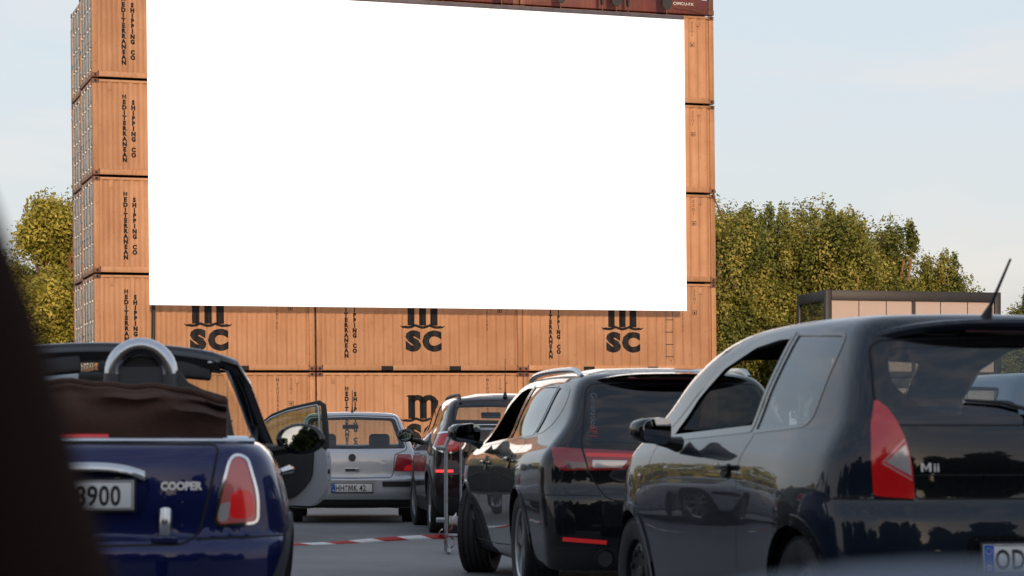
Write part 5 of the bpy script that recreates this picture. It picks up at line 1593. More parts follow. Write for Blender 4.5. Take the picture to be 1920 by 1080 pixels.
for sd in (-1, 1):
    l_ = cs.part(['lamp', 'lamp_core'], 'tail_light', ('tail_red', 'tail_pink', 'dark_gap'), cm, side=sd, off=.014, thick=.03, slot={'lamp_core': 1})
    cs.part(['ring'], 'lamp_ring', ('chrome', 'dark_gap'), cm, side=sd, off=.018, thick=.03)
    cs.part(['reflector'], 'reflector', ('tail_lit', 'dark_gap'), cm, side=sd, off=.012, thick=.02)
    mirror(cm, sd, (sd * 1.03, 2.62, 1.115), (.21, .14, .16), 'black_gloss', (-sd * .17, .05, -.07), 'ball', glass_tilt=sd * 20)
    m = MB(); pts = [cs.at((sd * .56, .35 + 2.1 * k / 12), 'top')[0] + Vector((0, 0, .028 * min(1, 4 * math.sin(PI * k / 12)))) for k in range(13)]; m.tube(pts, .02, 8); m.build('roof_rail', 'black_plastic', cm)
    m = MB(); m.tube([cs.at((x * sd, 1.215), 'rear', off=.008)[0] for x in (.02, .2, .4, .58, .66)], .008, 6); m.build('chrome_strip', 'chrome', cm)
m = MB()
rows = []
for k in range(8):
    y = .45 + 1.4 * k / 7; rows.append([m.bm.verts.new(cs.at((-.5 + 1.0 * j / 6, y), 'top')[0] + Vector((0, 0, .03 if 0 < j < 6 and 0 < k < 7 else .002))) for j in range(7)])
for k in range(7):
    for j in range(6): m.bm.faces.new((rows[k][j], rows[k][j + 1], rows[k + 1][j + 1], rows[k + 1][j]))
m.build('glass_roof', 'black_gloss', cm)
antenna(cm, (-.05, .42, 1.545), .42, 0, .0045, .03)
q, nn = cs.at((0, .85), 'rear'); licence_plate(cm, (0, q.y - .012, .83), 'HH RA 608')
chassis(cm, ccfg, .895, 4.05); wheels(cm, ccfg, .885, 'spoke5', 'alloy', .205, steer=R(4))
for x in (-.37, .37): seat(cm, x, 1.85, .38, .50, .62)
m = MB(); m.box((0, 1.1, .74), (1.25, .14, .55), .06, Matrix.Rotation(R(16), 3, 'X')); m.build('rear_seat', 'interior', cm)
m = MB(); m.box((-.0, 2.45, 1.36), (.24, .03, .075), .014); m.build('interior_mirror', 'interior', cm)
m = MB(); m.box((0, 2.85, .95), (1.4, .42, .24), .08, seg=3); m.build('dashboard', 'interior', cm)
# ---------------------------------------------------------------- 5  blue convertible, near left
mini = place('convertible', (-1.67, 8.1), 6.3, 'dark blue convertible with folded brown roof and chrome roll hoop, nearest at the left', 'car')
nb = Body(top=[(-.2, .90), (.1, .945), (.3, .972), (.6, .985), (1.5, .985), (2.4, .985), (2.75, .985), (3.0, .955), (3.3, .89), (3.6, .72), (3.8, .5)],
    rear=[(.15, .16), (.28, .06), (.42, .0), (.53, .0), (.588, .02), (.61, .055), (.75, .065), (.88, .085), (.95, .12), (1.0, .17), (1.2, .35)],
    front=[(.2, 3.60), (.45, 3.65), (.7, 3.62), (.9, 3.45), (1.2, 3.3)],
    width=[(.15, .78), (.3, .825), (.5, .843), (.62, .842), (.75, .828), (.88, .795), (.95, .76), (1.0, .72), (1.2, .6)],
    plan=[(0, .93), (.35, .98), (.9, 1.0), (2.6, 1.0), (3.2, .97), (3.65, .83)], zb=.18, rc=(.20, .42), crown=.02, k_sr=.22, k_st=.10, k_tr=.07,
    bulge=((.58, .56, .40, .26, .02), (3.03, .56, .40, .26, .02)))
ns = Shell(nb, .032)
ncfg = dict(arches=[(.58, .33, .055), (3.03, .33, .055)], wr=.30, archmat='clad_grey',
    doors=[rpoly([(1.22, .98), (1.18, .70), (1.25, .30), (2.42, .30), (2.50, .60), (2.50, .975)], .04)])
ns.cut([(-.61, .80), (.61, .80), (.64, 2.62), (-.64, 2.62)], 'top', 'hole', mirror=False, pred=lambda c: c.z > .7)
std_cuts(ns, ncfg)
NB_ = half([(0, .958), (.574, .952, .03), (.553, .83), (.505, .62, .04), (.45, .578, .05), (0, .572)])
ns.cut(NB_, 'rear', 'tailgate', mirror=False); ns.cut(strip(NB_ + [NB_[0]], .009), 'rear', 'gap', mirror=False)
ns.cut(strip([(-.95, .603), (-.50, .598)], .008), 'rear', 'gap', only=('body',))
ns.cut(half([(0, .868), (.285, .862, .05), (.325, .80, .05), (.285, .675, .06), (.22, .655, .05), (0, .652)]), 'rear', 'plate_recess', only=('tailgate',), mirror=False)
NT = rpoly([(.632, .918, .03), (.682, .905, .03), (.724, .76, .05), (.722, .648, .03), (.573, .640, .03), (.553, .665, .02), (.58, .79, .04), (.606, .893, .02)], .03)
ns.cut(NT, 'rear', 'lamp_ring', pred=lambda c: c.y < .42, face=.15)
ns.cut(offset_poly(NT, .010), 'rear', 'lamp', only=('lamp_ring',), pred=lambda c: c.y < .42, face=.15)
ns.cut(rpoly([(.62, .78), (.70, .78), (.708, .672), (.61, .668)], .035), 'rear', 'lamp_red', only=('lamp',), pred=lambda c: c.y < .42, face=.15)
ns.cut(rpoly([(.565, .72), (.62, .74), (.605, .66), (.575, .66)], .02), 'rear', 'lamp_white', only=('lamp',), pred=lambda c: c.y < .42, face=.15)
std_parts(ns, mini, ncfg, 'paint_blue')
ns.part(['tailgate'], 'tailgate', ('paint_blue', 'interior'), mini, thick=.02)
ns.part(['plate_recess'], 'plate_recess', ('paint_blue', 'interior'), mini, off=-.018, thick=.01)
for sd in (-1, 1):
    ns.part(['lamp_ring'], 'lamp_ring', ('chrome', 'dark_gap'), mini, side=sd, off=.010, thick=.02)
    ns.part(['lamp', 'lamp_red', 'lamp_white'], 'tail_light', ('tail_pink_red', 'tail_red_bright', 'tail_clear', 'dark_gap'), mini, side=sd, off=.006, thick=.02, slot={'lamp_red': 1, 'lamp_white': 2})
    q, nn = ns.at((1.50, .835), 'side', sd)
    m = MB(); m.tube([q + nn * .005 + Vector((0, -.10, 0)), q + nn * .045 + Vector((0, -.07, 0)), q + nn * .05, q + nn * .045 + Vector((0, .07, 0)), q + nn * .005 + Vector((0, .10, 0))], [.012, .017, .019, .017, .012], 10); m.build('door_handle', 'chrome', mini)
    mirror(mini, sd, (sd * .915, 2.36, .985), (.235, .15, .155), 'black_gloss', (-sd * .16, .05, -.06), 'ball', glass_tilt=sd * -3, up=-6.5)
    # chrome belt line: round the deck and along the doors
    m = MB(); m.tube([ns.at((y, .977 - .002), 'side', sd, .004)[0] for y in (.40, .6, .9, 1.3, 1.8, 2.3, 2.6)], .010, 8); m.build('belt_trim', 'chrome', mini)
m = MB(); pts = [ns.at((x, .962), 'rear', off=.006)[0] for x in [-.70 + 1.4 * k / 24 for k in range(25)]]
m.tube(pts, .0115, 8); m.build('deck_trim', 'satin_chrome', mini)
m = MB(); pts = [ns.at((x, .967), 'rear', off=.014)[0] for x in [-.155 + .31 * k / 10 for k in range(11)]]
m.tube(pts, .013, 8); m.build('brake_light', 'tail_glow', mini)
# chrome grip over the plate
m = MB(); rows = []
for k in range(25):
    x = -.30 + .60 * k / 24; t_ = abs(x) / .30; dz = -.030 * t_ ** 4; b_ = .035 * (1 - t_ ** 6) + .004
    rows.append([m.bm.verts.new(ns.at((x, .868 + dz + z_), 'rear', off=o_)[0]) for z_, o_ in ((.018, .0), (.012, b_ * .7), (-.004, b_), (-.020, b_ * .9), (-.026, b_ * .3), (-.024, -.005))])
for k in range(24):
    for j in range(5): m.bm.faces.new((rows[k][j], rows[k + 1][j], rows[k + 1][j + 1], rows[k][j + 1]))
m.build('boot_grip', 'satin_chrome', mini, angle=60)
q, nn = ns.at((0, .76), 'rear')
licence_plate(mini, (0, q.y - .002, .763), [('HH', -.158), ('J', -.035), ('8900', .130)], (R(-5), 0, 0), blue=True, seals=-.08)
m = on_rear(ns, 'COOPER', .030, .434, .782, .045, sx=.92); m.build('badge_lettering', 'badge_metal', mini, smooth=False, recalc=False)
for sx_ in (-.375, .375):
    m = MB()
    for (dx, z0, z1, r_) in ((0, .600, .700, .026),):
        a_, n1 = ns.at((sx_, z0), 'rear'); b__, n2 = ns.at((sx_, z1), 'rear')
        m.tube([a_ + n1 * .0, a_ + n1 * .018, (a_ + b__) / 2 + n1 * .026, b__ + n2 * .018, b__ - n2 * .002], [.012, r_, r_, r_ * .96, .010], 14)
    m.build('boot_hinge', 'satin_chrome', mini, angle=60)
    m = MB(); a_, n1 = ns.at((sx_, .592), 'rear'); m.box(a_ + n1 * .006, (.10, .03, .028), .008); m.build('hinge_foot', 'paint_blue', mini)
for x in (-.53, -.20, .20, .53):
    q, nn = ns.at((x, .506), 'rear'); m = MB(); m.cyl(q - nn * .004, q + nn * .003, .022, n=20); m.build('parking_sensor', 'paint_blue', mini)
# folded cloth roof
m = MB(); rows = []
rngc = random.Random(3)
NX, prof_n = 44, 22
def cloth_pt(u, v):
    """u across the car -1..1, v around the bundle 0 (rear foot) .. 1 (front foot)"""
    x = .600 * u; e_ = abs(u)
    a = PI * v
    h_ = .225 - .065 * e_ ** 2.2; dpt = .27
    y = .60 - math.copysign(abs(math.cos(a)) ** .55, math.cos(a)) * dpt * (1 - .10 * e_)
    z = .965 + abs(math.sin(a)) ** .55 * h_
    # folds: long sagging creases in the rear face
    if v < .5:
        w_ = math.sin(v / .5 * PI)
        f1 = .048 * math.sin(3.0 * u * 2 + v * 16 + 1.2) * w_
        f2 = .030 * math.sin(v * 40 - u * 4.5) * w_ * (.25 + .75 * e_)
        f3 = .022 * math.exp(-((v - .40 + .10 * e_ ** 2) / .035) ** 2)
        y += -(f1 * .5 + f2) - f3
    z += .006 * math.sin(u * 9 + 2) + .004 * math.sin(u * 23 + v * 5)
    return (x, y, z)
for i in range(NX + 1): rows.append([m.bm.verts.new(cloth_pt(-1 + 2 * i / NX, j / prof_n)) for j in range(prof_n + 1)])
for i in range(NX):
    for j in range(prof_n): m.bm.faces.new((rows[i][j], rows[i + 1][j], rows[i + 1][j + 1], rows[i][j + 1]))
for r_, sgn in ((rows[0], 1), (rows[-1], -1)): m.bm.faces.new(r_ if sgn > 0 else r_[::-1])
m.build('folded_roof', 'soft_top', mini, angle=70)
m = MB()
for lv, rr in ((.43, .016), (.52, .012)):
    m.tube([Vector(cloth_pt(-1 + 2 * k / 30, lv)) + Vector((0, -.004, .004)) for k in range(31)], rr, 8)
m.build('roof_fold_seam', 'soft_top', mini)
# roll hoops
for cx in (-.46, .225):
    r_ = empty('roll_hoop', (cx, 1.16, 0), (0, 0, 0), mini)
    a = [PI * k / 20 for k in range(21)]
    m = MB(); m.tube([(.118 * math.cos(t_), 0, 1.255 + .118 * math.sin(t_)) for t_ in a], .037, 14, sy=1.2); m.build('hoop', 'satin_chrome', r_, angle=60)
    m = MB()
    for sgn in (-1, 1): m.tube([(sgn * .118, 0, 1.256), (sgn * .122, 0, 1.20), (sgn * .125, 0, .95)], [.037, .039, .040], 14, sy=1.2)
    pr = [(-.10, .95), (.10, .95), (.10, 1.285), (-.10, 1.285)]
    m.prism(pr, 'Y', -.02, .035); m.build('hoop_leg', 'hoop_grey', r_, angle=50)
    m = MB(); m.prism([(.085 * math.cos(t_), 1.285 + .045 * math.sin(t_)) for t_ in a], 'Y', .01, .03); m.build('headrest_back', 'black_plastic', r_)
    if cx > 0:
        m = MB(); m.prism([(.12, .95), (.40, .95), (.36, 1.16), (.26, 1.19), (.20, 1.22), (.16, 1.27), (.12, 1.27)], 'Y', -.02, .05); m.build('hoop_fairing', 'hoop_grey', r_)
simple_done = True
# windscreen frame
def hdr(u): return Vector((.555 * u, 2.14 - .05 * u * u + .0, 1.402 - .045 * u * u - .012 * u ** 6))
m = MB()
path = [Vector((-.745, 2.80, .955)), Vector((-.70, 2.62, 1.06)), Vector((-.635, 2.36, 1.24)), Vector((-.585, 2.18, 1.335))] + [hdr(-1 + 2 * k / 16) for k in range(1, 16)] + [Vector((.585, 2.18, 1.335)), Vector((.635, 2.36, 1.24)), Vector((.70, 2.62, 1.06)), Vector((.745, 2.80, .955))]
m.tube(path, [.040] * 3 + [.034] * (len(path) - 6) + [.040] * 3, 12, sx=1.15)
m.build('windscreen_frame', 'black_gloss', mini, angle=60)
m = MB()
for u0, u1 in ((-.97, .97),):
    rows = []
    for k in range(21):
        h = hdr(u0 + (u1 - u0) * k / 20); rows.append([m.bm.verts.new(h + Vector(d)) for d in ((0, .03, .004), (0, -.06, .012), (0, -.10, -.012), (0, -.09, -.052), (0, .03, -.060))])
    for k in range(20):
        for j in range(4): m.bm.faces.new((rows[k][j], rows[k + 1][j], rows[k + 1][j + 1], rows[k][j + 1]))
m.build('windscreen_header', 'black_plastic', mini, angle=50)
for sd in (-1, 1):
    m = MB(); m.box((sd * .30, 2.03, 1.312), (.40, .028, .085), .02, Matrix.Rotation(R(-12), 3, 'X') @ Matrix.Rotation(R(sd * 5), 3, 'Y'), 3); m.build('sun_visor', 'black_plastic', mini)
    m = MB(); m.box((sd * .505, 2.02, 1.338), (.05, .04, .022), .009, seg=3); m.build('roof_latch', 'satin_chrome', mini)
m = MB(); m.box((0, 2.02, 1.30), (.045, .05, .09), .015); m.box((0, 2.0, 1.262), (.22, .03, .065), .02, seg=3); m.build('interior_mirror', 'black_plastic', mini)
m = MB(); rows = []
for k in range(17):
    u = -1 + k / 8; top_ = hdr(u * .96) + Vector((0, .0, -.02)); bot_ = Vector((.70 * u, 2.86 - .10 * u * u + .02, .965))
    rows.append([m.bm.verts.new(top_.lerp(bot_, j / 6)) for j in range(7)])
for k in range(16):
    for j in range(6): m.bm.faces.new((rows[k][j], rows[k + 1][j], rows[k + 1][j + 1], rows[k][j + 1]))
m.build('windscreen', 'glass_clear', mini)
for sd in (-1, 1):   # raised front quarter post behind the pillar
    m = MB(); m.prism([(2.25, .97), (2.62, .97), (2.56, 1.06)], 'X', sd * .70 - .008, sd * .70 + .008); m.build('door_quarter', 'black_plastic', mini)
antenna(mini, (-.50, 2.16, 1.372), .24, 8, .004, .018)
chassis(mini, ncfg, .84, 3.6); wheels(mini, ncfg, .825, 'multi', 'alloy', .185)
for x in (-.35, .35): seat(mini, x, 1.55, .26, .50, .58, hr=False)
m = MB(); m.box((0, .98, .62), (1.10, .14, .46), .06, Matrix.Rotation(R(12), 3, 'X')); m.build('rear_seat', 'interior', mini)
m = MB(); m.box((0, 2.52, .84), (1.34, .36, .26), .09, seg=3); m.build('dashboard', 'interior', mini)
m = MB(); m.tube([(-.35 + .18 * math.cos(a), 2.16 + .06 * math.sin(a), .92 + .17 * math.sin(a)) for a in [2 * PI * k / 24 for k in range(24)]], .014, 8, closed=True); m.build('steering_wheel', 'interior', mini)

# ---------------------------------------------------------------- 6  silver car with its right door open
def plain_hatch(name, C, th, label, P, doors=True, res=.05, open_right=False):
    root = place(name, C, th, label, 'car')
    sh = Shell(golf_body(), res)
    cfg = dict(arches=[(.78, .335, 0), (3.295, .335, 0)], wr=.30, doors=[rpoly([(1.55, 1.37), (1.55, .3), (2.85, .3), (2.88, .95), (2.35, 1.28), (2.0, 1.37)], .04)],
        windows=[(rpoly([(1.45, 1.365), (.62, 1.33, .05), (.55, 1.0, .05), (1.50, .965)], .03), 'glass', .014), (rpoly([(1.58, 1.37), (1.60, .96), (2.86, .95), (2.45, 1.24), (2.1, 1.365)], .03), 'glass', .014)])
    std_cuts(sh, cfg)
    if open_right:
        sh.cut(rpoly([(1.55, 1.37), (1.55, .3), (2.85, .3), (2.88, .95), (2.35, 1.28), (2.0, 1.37)], .04), 'side', 'hole', pred=lambda c: c.x > 0)
    RW_ = half([(0, 1.368), (.55, 1.352, .05), (.69, .958, .05), (0, .950)])
    sh.cut(RW_, 'rear', 'rear_glass', mirror=False)
    sh.cut(strip([(-.9, .57), (.9, .57)], .01), 'rear', 'gap', mirror=False, only=('body',))
    sh.cut(rpoly([(.86, .88), (.574, .885), (.536, .668), (.86, .668)], .02), 'rear', 'lamp', only=('body',), pred=lambda c: c.y < .26)
    sh.cut(half([(0, 1.375), (.53, 1.36, .05), (.66, 1.03, .05), (0, 1.015)]), 'front', 'windscreen', mirror=False, pred=lambda c: c.y > 1.5)
    sh.part(['windscreen'], 'windscreen', ('glass_clear',), root, thick=0)
    std_parts(sh, root, cfg, P)
    sh.part(['rear_glass'], 'rear_window', ('glass_mid',), root, thick=0)
    for sd in (-1, 1):
        sh.part(['lamp'], 'tail_light', ('tail_red_mid', 'dark_gap'), root, side=sd, off=.006, thick=.02)
        if not (open_right and sd > 0): mirror(root, sd, (sd * .945, 2.62, .995), (.20, .12, .14), P, (-sd * .14, .03, -.06))
    chassis(root, cfg, .86, 4.1); wheels(root, cfg, .845, 'multi', 'alloy', .195)
    for x in (-.36, .36): seat(root, x, 1.75, .30, .50, .60)
    m = MB(); m.box((0, 2.75, .84), (1.4, .42, .24), .08, seg=3); m.build('dashboard', 'interior', root)
    return root, sh
dc, dsh = plain_hatch('silver_hatchback', (-3.70, 22.05), 4, 'silver hatchback with its right door wide open, body hidden behind the blue convertible', 'paint_silver', open_right=True)
# the open door: hinge at its front edge; door plane runs back from the hinge (local -y)
HX, HY = .85, 2.68
dr = empty('door', (HX, HY, 0), (0, 0, R(52)), dc)
DL = 1.20
def dpt(a, z): return (-a, z)        # a = distance from the hinge
low = rpoly([(0, .93), (0, .42, .06), (-.10, .335, .05), (-DL + .16, .315, .10), (-DL - .02, .50, .10), (-DL - .035, .80, .08), (-DL - .0, .955, .05)], .04)
m = MB(); m.prism(low, 'X', -.03, .045); m.build('door_panel', 'paint_silver', dr, angle=30)
m = MB(); m.prism(rpoly([(-.04, .93), (-.04, .45, .04), (-.20, .38, .04), (-DL + .42, .40, .12), (-DL + .17, .62, .10), (-DL + .15, .93, .04)], .05), 'X', -.055, -.031); m.build('door_card', 'interior', dr, angle=30)
m = MB(); m.box((-.065, -.50, .72), (.06, .46, .06), .02, seg=3); m.box((-.06, -.25, .82), (.02, .14, .03), .008); m.build('armrest', 'interior', dr)
frame_pts = [(-.0, .95), (-.13, 1.10), (-.27, 1.235), (-.42, 1.325), (-.66, 1.395), (-.93, 1.44), (-DL + .10, 1.462), (-DL + .045, 1.43), (-DL + .02, 1.25), (-DL - .0, .95)]
m = MB(); m.tube([(0, y, z) for y, z in frame_pts], [.018, .018, .018, .018, .018, .018, .022, .03, .034, .036], 8, sx=.8, sy=1.2); m.build('window_frame', 'black_plastic', dr)
m = MB(); ip = [(y * .97 - .012, z - .028) for y, z in frame_pts[:7]] + [(-DL + .10, 1.41), (-DL + .085, 1.25), (-DL + .07, .96)]
m.tube([(-.018, y, z) for y, z in ip], .012, 6); m.build('inner_frame', 'paint_silver', dr)
m = MB(); m.prism([(-.01, .95), (-.13, 1.09), (-.27, 1.225), (-.42, 1.315), (-.66, 1.385), (-.93, 1.43), (-DL + .10, 1.452), (-DL + .05, 1.25), (-DL + .03, .95)], 'X', -.003, .003); m.build('side_window', 'glass_green', dr, smooth=False)
m = MB(); m.box((0, -DL - .028, .70), (.035, .012, .05), .004); m.box((0, -DL - .02, .86), (.012, .012, .012), .003); m.box((.0, -DL - .02, .60), (.012, .012, .012), .003); m.build('door_latch', 'plate_black', dr)
mirror(dr, 1, (.13, -.10, .985), (.19, .12, .13), 'paint_silver', (-.11, .03, -.05), glass_tilt=-30)

# ---------------------------------------------------------------- 7  silver car beyond the black hatchback, 8 pale van at the left
plain_hatch('silver_hatchback', (3.85, 13.4), 13, 'pale silver hatchback seen through the rear glass of the nearest black hatchback', 'paint_silver_blue', res=.045)
van = place('passenger_van', (-6.05, 28.5), 5, 'pale silver van glimpsed through the windscreen of the blue convertible', 'van')
vb = Body(top=[(0, 1.88), (.3, 1.95), (1, 1.98), (2.6, 1.98), (3.2, 1.93), (3.6, 1.70), (4.05, 1.25), (4.4, 1.12), (4.8, .95), (5.0, .6)],
    rear=[(.2, .1), (.4, .0), (.7, .02), (1.1, .05), (1.6, .12), (1.9, .24), (2.1, .4)], front=[(.2, 4.85), (.5, 4.90), (.9, 4.85), (1.2, 4.7), (1.6, 4.4)],
    width=[(.2, .88), (.5, .94), (.9, .95), (1.15, .93), (1.6, .86), (1.95, .74), (2.1, .6)], plan=[(0, .97), (.5, 1.0), (4, 1.0), (4.9, .86)], zb=.22, rc=(.05, .6), crown=.04, k_sr=.14, k_st=.16, k_tr=.12)
vsh = Shell(vb, .06)
vcfg = dict(arches=[(.95, .38, 0), (3.95, .38, 0)], wr=.335, windows=[(rpoly([(.35, 1.70), (1.6, 1.72), (1.6, 1.18), (.3, 1.18)], .06), 'glass', .02), (rpoly([(1.68, 1.72), (2.75, 1.72), (2.75, 1.18), (1.68, 1.18)], .06), 'glass', .02), (rpoly([(2.83, 1.70), (3.35, 1.66), (3.9, 1.25), (3.9, 1.14), (2.83, 1.16)], .05), 'glass', .02)])
std_cuts(vsh, vcfg)
vsh.cut(half([(0, 1.78), (.66, 1.74, .08), (.74, 1.15, .08), (0, 1.14)]), 'rear', 'rear_glass', mirror=False)
vsh.cut(rpoly([(.95, 1.12), (.80, 1.12), (.80, .78), (.95, .78)], .03), 'rear', 'lamp', only=('body',), pred=lambda c: c.y < .4)
vsh.cut(half([(0, 1.80), (.64, 1.76, .05), (.76, 1.22, .05), (0, 1.20)]), 'front', 'windscreen', mirror=False, pred=lambda c: c.y > 3)
vsh.part(['windscreen'], 'windscreen', ('glass_clear',), van, thick=0)
std_parts(vsh, van, vcfg, 'paint_silver_blue', glassm='glass_mid')
vsh.part(['rear_glass'], 'rear_window', ('glass_mid',), van, thick=0)
for sd in (-1, 1):
    vsh.part(['lamp'], 'tail_light', ('tail_red_mid', 'dark_gap'), van, side=sd, off=.006, thick=.02)
    mirror(van, sd, (sd * 1.04, 3.75, 1.25), (.18, .12, .24), 'black_plastic', (-sd * .13, .05, -.05))
chassis(van, vcfg, .94, 4.85); wheels(van, vcfg, .93, 'steel', 'alloy', .21)

# ---------------------------------------------------------------- crowd barrier and tape
BX, BY = -.60, 19.85
bar = empty('crowd_barrier', (BX, BY, 0), (0, 0, R(3)))
tag(bar, 'galvanised steel crowd barrier standing between the maroon crossover and the black estate', 'barrier')
m = MB()
m.tube([(0, 0, .02), (0, 0, .95)] + [(.17 - .17 * math.cos(a), 0, .95 + .17 * math.sin(a)) for a in [PI / 2 * k / 8 for k in range(1, 9)]] + [(2.0, 0, 1.12)] + [(2.13 + .17 * math.sin(a), 0, .95 + .17 * math.cos(a)) for a in [PI / 2 * k / 8 for k in range(9)]] + [(2.30, 0, .02)], .0175, 12)
m.build('outer_frame', 'galvanised', bar, angle=60)
m = MB(); m.cyl((.02, 0, .16), (2.28, 0, .16), .016); m.build('bottom_rail', 'galvanised', bar, angle=60)
for k in range(16):
    x = .135 + k * .1355
    m = MB(); m.cyl((x, 0, .172), (x, 0, 1.104), .0095, n=8); m.build('bar', 'galvanised', bar)
for z in (.30, .955):
    m = MB(); m.box((-.045, 0, z), (.09, .03, .045), .008); m.build('hook', 'galvanised', bar)
for x in (.02, 2.28):
    m = MB(); m.tube([(x, -.30, .012), (x, -.25, .035), (x, 0, .06), (x, .25, .035), (x, .30, .012)], .016, 8); m.build('foot', 'galvanised', bar)

def tape_mat():
    m_, t, b = new_mat('tape')
    c = node(t, 'ShaderNodeTexCoord'); sp = node(t, 'ShaderNodeSeparateXYZ'); t.links.new(c.outputs['UV'], sp.inputs[0])
    a1 = node(t, 'ShaderNodeMath', operation='MULTIPLY_ADD'); a1.inputs[1].default_value = -.12; t.links.new(sp.outputs['Y'], a1.inputs[0]); t.links.new(sp.outputs['X'], a1.inputs[2])
    fr = node(t, 'ShaderNodeMath', operation='PINGPONG'); fr.inputs[1].default_value = .22; t.links.new(a1.outputs[0], fr.inputs[0])
    gt = node(t, 'ShaderNodeMath', operation='GREATER_THAN'); gt.inputs[1].default_value = .11; t.links.new(fr.outputs[0], gt.inputs[0])
    mx = node(t, 'ShaderNodeMix', data_type='RGBA'); mx.inputs['A'].default_value = (.42, .035, .03, 1); mx.inputs['B'].default_value = (.72, .72, .72, 1)
    t.links.new(gt.outputs[0], mx.inputs['Factor']); t.links.new(mx.outputs['Result'], b.inputs['Base Color']); setv(b, Roughness=.4)
tape_mat()
def ribbon(name, pts, w, tilt, mat, parent=None):
    """a thin ribbon along pts with UV x = metres along"""
    bm = bmesh.new(); uv = bm.loops.layers.uv.new('UVMap'); rows = []; s_ = 0; S = []
    for i, p in enumerate(pts):
        p = Vector(p); 
        if i: s_ += (p - Vector(pts[i - 1])).length
        S.append(s_); a = R(tilt[i] if isinstance(tilt, list) else tilt)
        d = Vector((0, math.cos(a), math.sin(a))) * w / 2
        rows.append((bm.verts.new(p - d), bm.verts.new(p + d)))
    for i in range(len(pts) - 1):
        f = bm.faces.new((rows[i][0], rows[i + 1][0], rows[i + 1][1], rows[i][1])); f.smooth = True
        for l, q in zip(f.loops, ((S[i], 0), (S[i + 1], 0), (S[i + 1], 1), (S[i], 1))): l[uv].uv = q
    me_ = bpy.data.meshes.new(name); bm.to_mesh(me_); bm.free()
    o = link_mesh(name, me_, parent, (mat,)); md = o.modifiers.new('thickness', 'SOLIDIFY'); md.thickness = .0015
    return o
rt = random.Random(8)
n = 40
x_end = -4.4
pts = []; tl_ = []
for i in range(n + 1):
    u = i / n; x = BX + (x_end - BX) * u
    z = .115 * (1 - u) ** 1.6 + .035 + .006 * math.sin(u * 17); y = BY - .02 - .65 * u + .03 * math.sin(u * 9)
    pts.append((x, y, z)); tl_.append(50 + 22 * math.sin(u * 11 + 1))
o = ribbon('barrier_tape', pts, .042, tl_, 'tape')
tag(o, 'red and white plastic barrier tape stretched low over the paving to the steel barrier', 'tape')
pts = [(BX - .03 + .03 * math.sin(k * .9), BY - .032 + .008 * math.cos(k * 2), .10 + .017 * k) for k in range(8)]
k_ = ribbon('knot', pts, .06, [20 * math.sin(q) for q in range(8)], 'tape', None); k_.parent = o
pts = [(BX + .02, BY - .035, .19), (BX + .06, BY - .05, .24), (BX + .055, BY - .04, .31), (BX + .095, BY - .05, .36)]
k2 = ribbon('loose_end', pts, .05, [0, 35, 10, 40], 'tape', None); k2.parent = o
pts = [(BX + .02, BY - .035, .16), (BX + .07, BY - .06, .13), (BX + .085, BY - .05, .085), (BX + .05, BY - .05, .055)]
k3 = ribbon('loose_end', pts, .05, [0, -25, 10, -30], 'tape', None); k3.parent = o

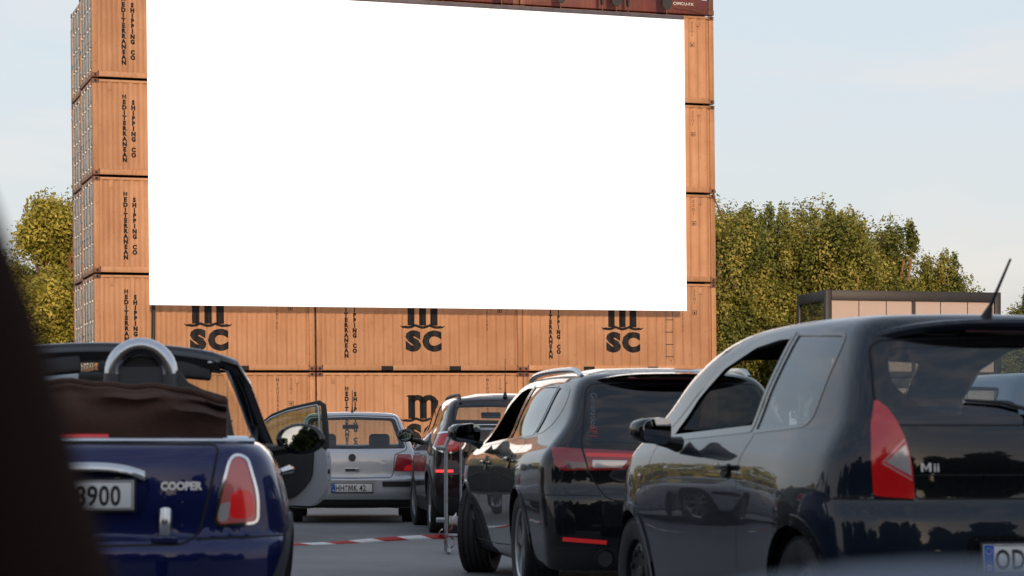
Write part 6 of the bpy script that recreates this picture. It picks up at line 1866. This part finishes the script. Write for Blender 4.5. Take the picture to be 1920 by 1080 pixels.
# ---------------------------------------------------------------- the car the viewer sits in: screen pillar, dashboard edge, bonnet
own = empty('viewer_car', (0, 0, 0))
tag(own, 'out of focus dark brown screen pillar and blue grey cowl right before the lens', 'car')
m = MB()
def pil(z):    # centre line of the left pillar: leans outwards and back as it rises
    return (-.238 - (z - .876) * .27 + .006 * math.exp(-((z - .985) / .06) ** 2), .95 - (z - .876) * .39)
pts = []
for k in range(14):
    z = .55 + k * .06; x, y = pil(z); pts.append((x, y, z))
m.tube(pts, .062, 16, sx=1.0); m.build('pillar', 'own_brown', own, angle=70)
simple('cowl_blue', (.10, .125, .17), .5)
bb = Body(top=[(1.0, .82), (1.3, .838), (1.7, .81), (2.1, .72), (2.4, .5)], rear=[(.2, 1.0), (.9, 1.0)], front=[(.2, 2.3), (.5, 2.35), (.8, 2.3)], width=[(.2, .78), (.5, .85), (.7, .82), (.9, .7)],
    plan=[(1.0, 1.0), (1.8, 1.0), (2.35, .85)], zb=.25, rc=(.02, .5), crown=.12, k_sr=.05, k_st=.12, k_tr=.05)
bb.L = 2.35
os_ = Shell(bb, .05)
os_.cut(arch_poly(1.65, .31, .36), 'side', 'hole'); os_.delete('hole')
bo = os_.part(['body'], 'bonnet', ('paint_black_blue', 'dark_gap'), own, thick=.02)
for ch in (bo,): ch.location = (.35, 0, 0)
for sd in (-1, 1): wheel(own, .35 + sd * .74, 1.65, .31, .19, sd, 'multi', 0, 'alloy')
m = MB(); m.tube([(.02 + .40 * k / 20, .86, .862 - .030 * (1 - min(1., 2.6 * k / 20)) ** 2) for k in range(21)], .030, 12, sy=.8); m.build('cowl', 'cowl_blue', own, angle=70)

# ---------------------------------------------------------------- parked cars left of the picture: they show in the paint of the black cars
def copy_car(src, C, th, label):
    o = copy_tree(src); o.location = (C[0], C[1], 0); o.rotation_euler = (0, 0, R(th)); o['label'] = label; return o
copy_car(cm, (-5.6, 15.2), 4, 'dark maroon crossover parked outside the left picture edge, mirrored in the black hatchback door')
copy_car(golf, (-6.9, 21.0), 4, 'silver hatchback parked far out to the left, mirrored in the black hatchback door')
copy_car(leon, (-9.2, 18.0), 3, 'black estate parked far out to the left, two rows ahead of the crossover')
rng = np.random.default_rng(9)
C, S = [], []
for i in range(1100):
    x = rng.uniform(-110, -22); h = 4.6 + 1.4 * math.sin(x * .25) + 1.2 * math.sin(x * .7 + 1)
    C.append((x, 62 + (x + 22) * .35 + rng.normal() * 1.5, rng.uniform(0, 1) ** .8 * h)); S.append((1.2, 1.2, 1.2))
me_ = leaves_mesh(rng, np.array(C), np.array(S), 40, .42)
w2 = link_mesh('woods', me_, None, ('leaf_yellow',)); tag(w2, 'golden far-off wood out of frame at the left, mirrored in the black car doors', 'woods', kind='stuff')
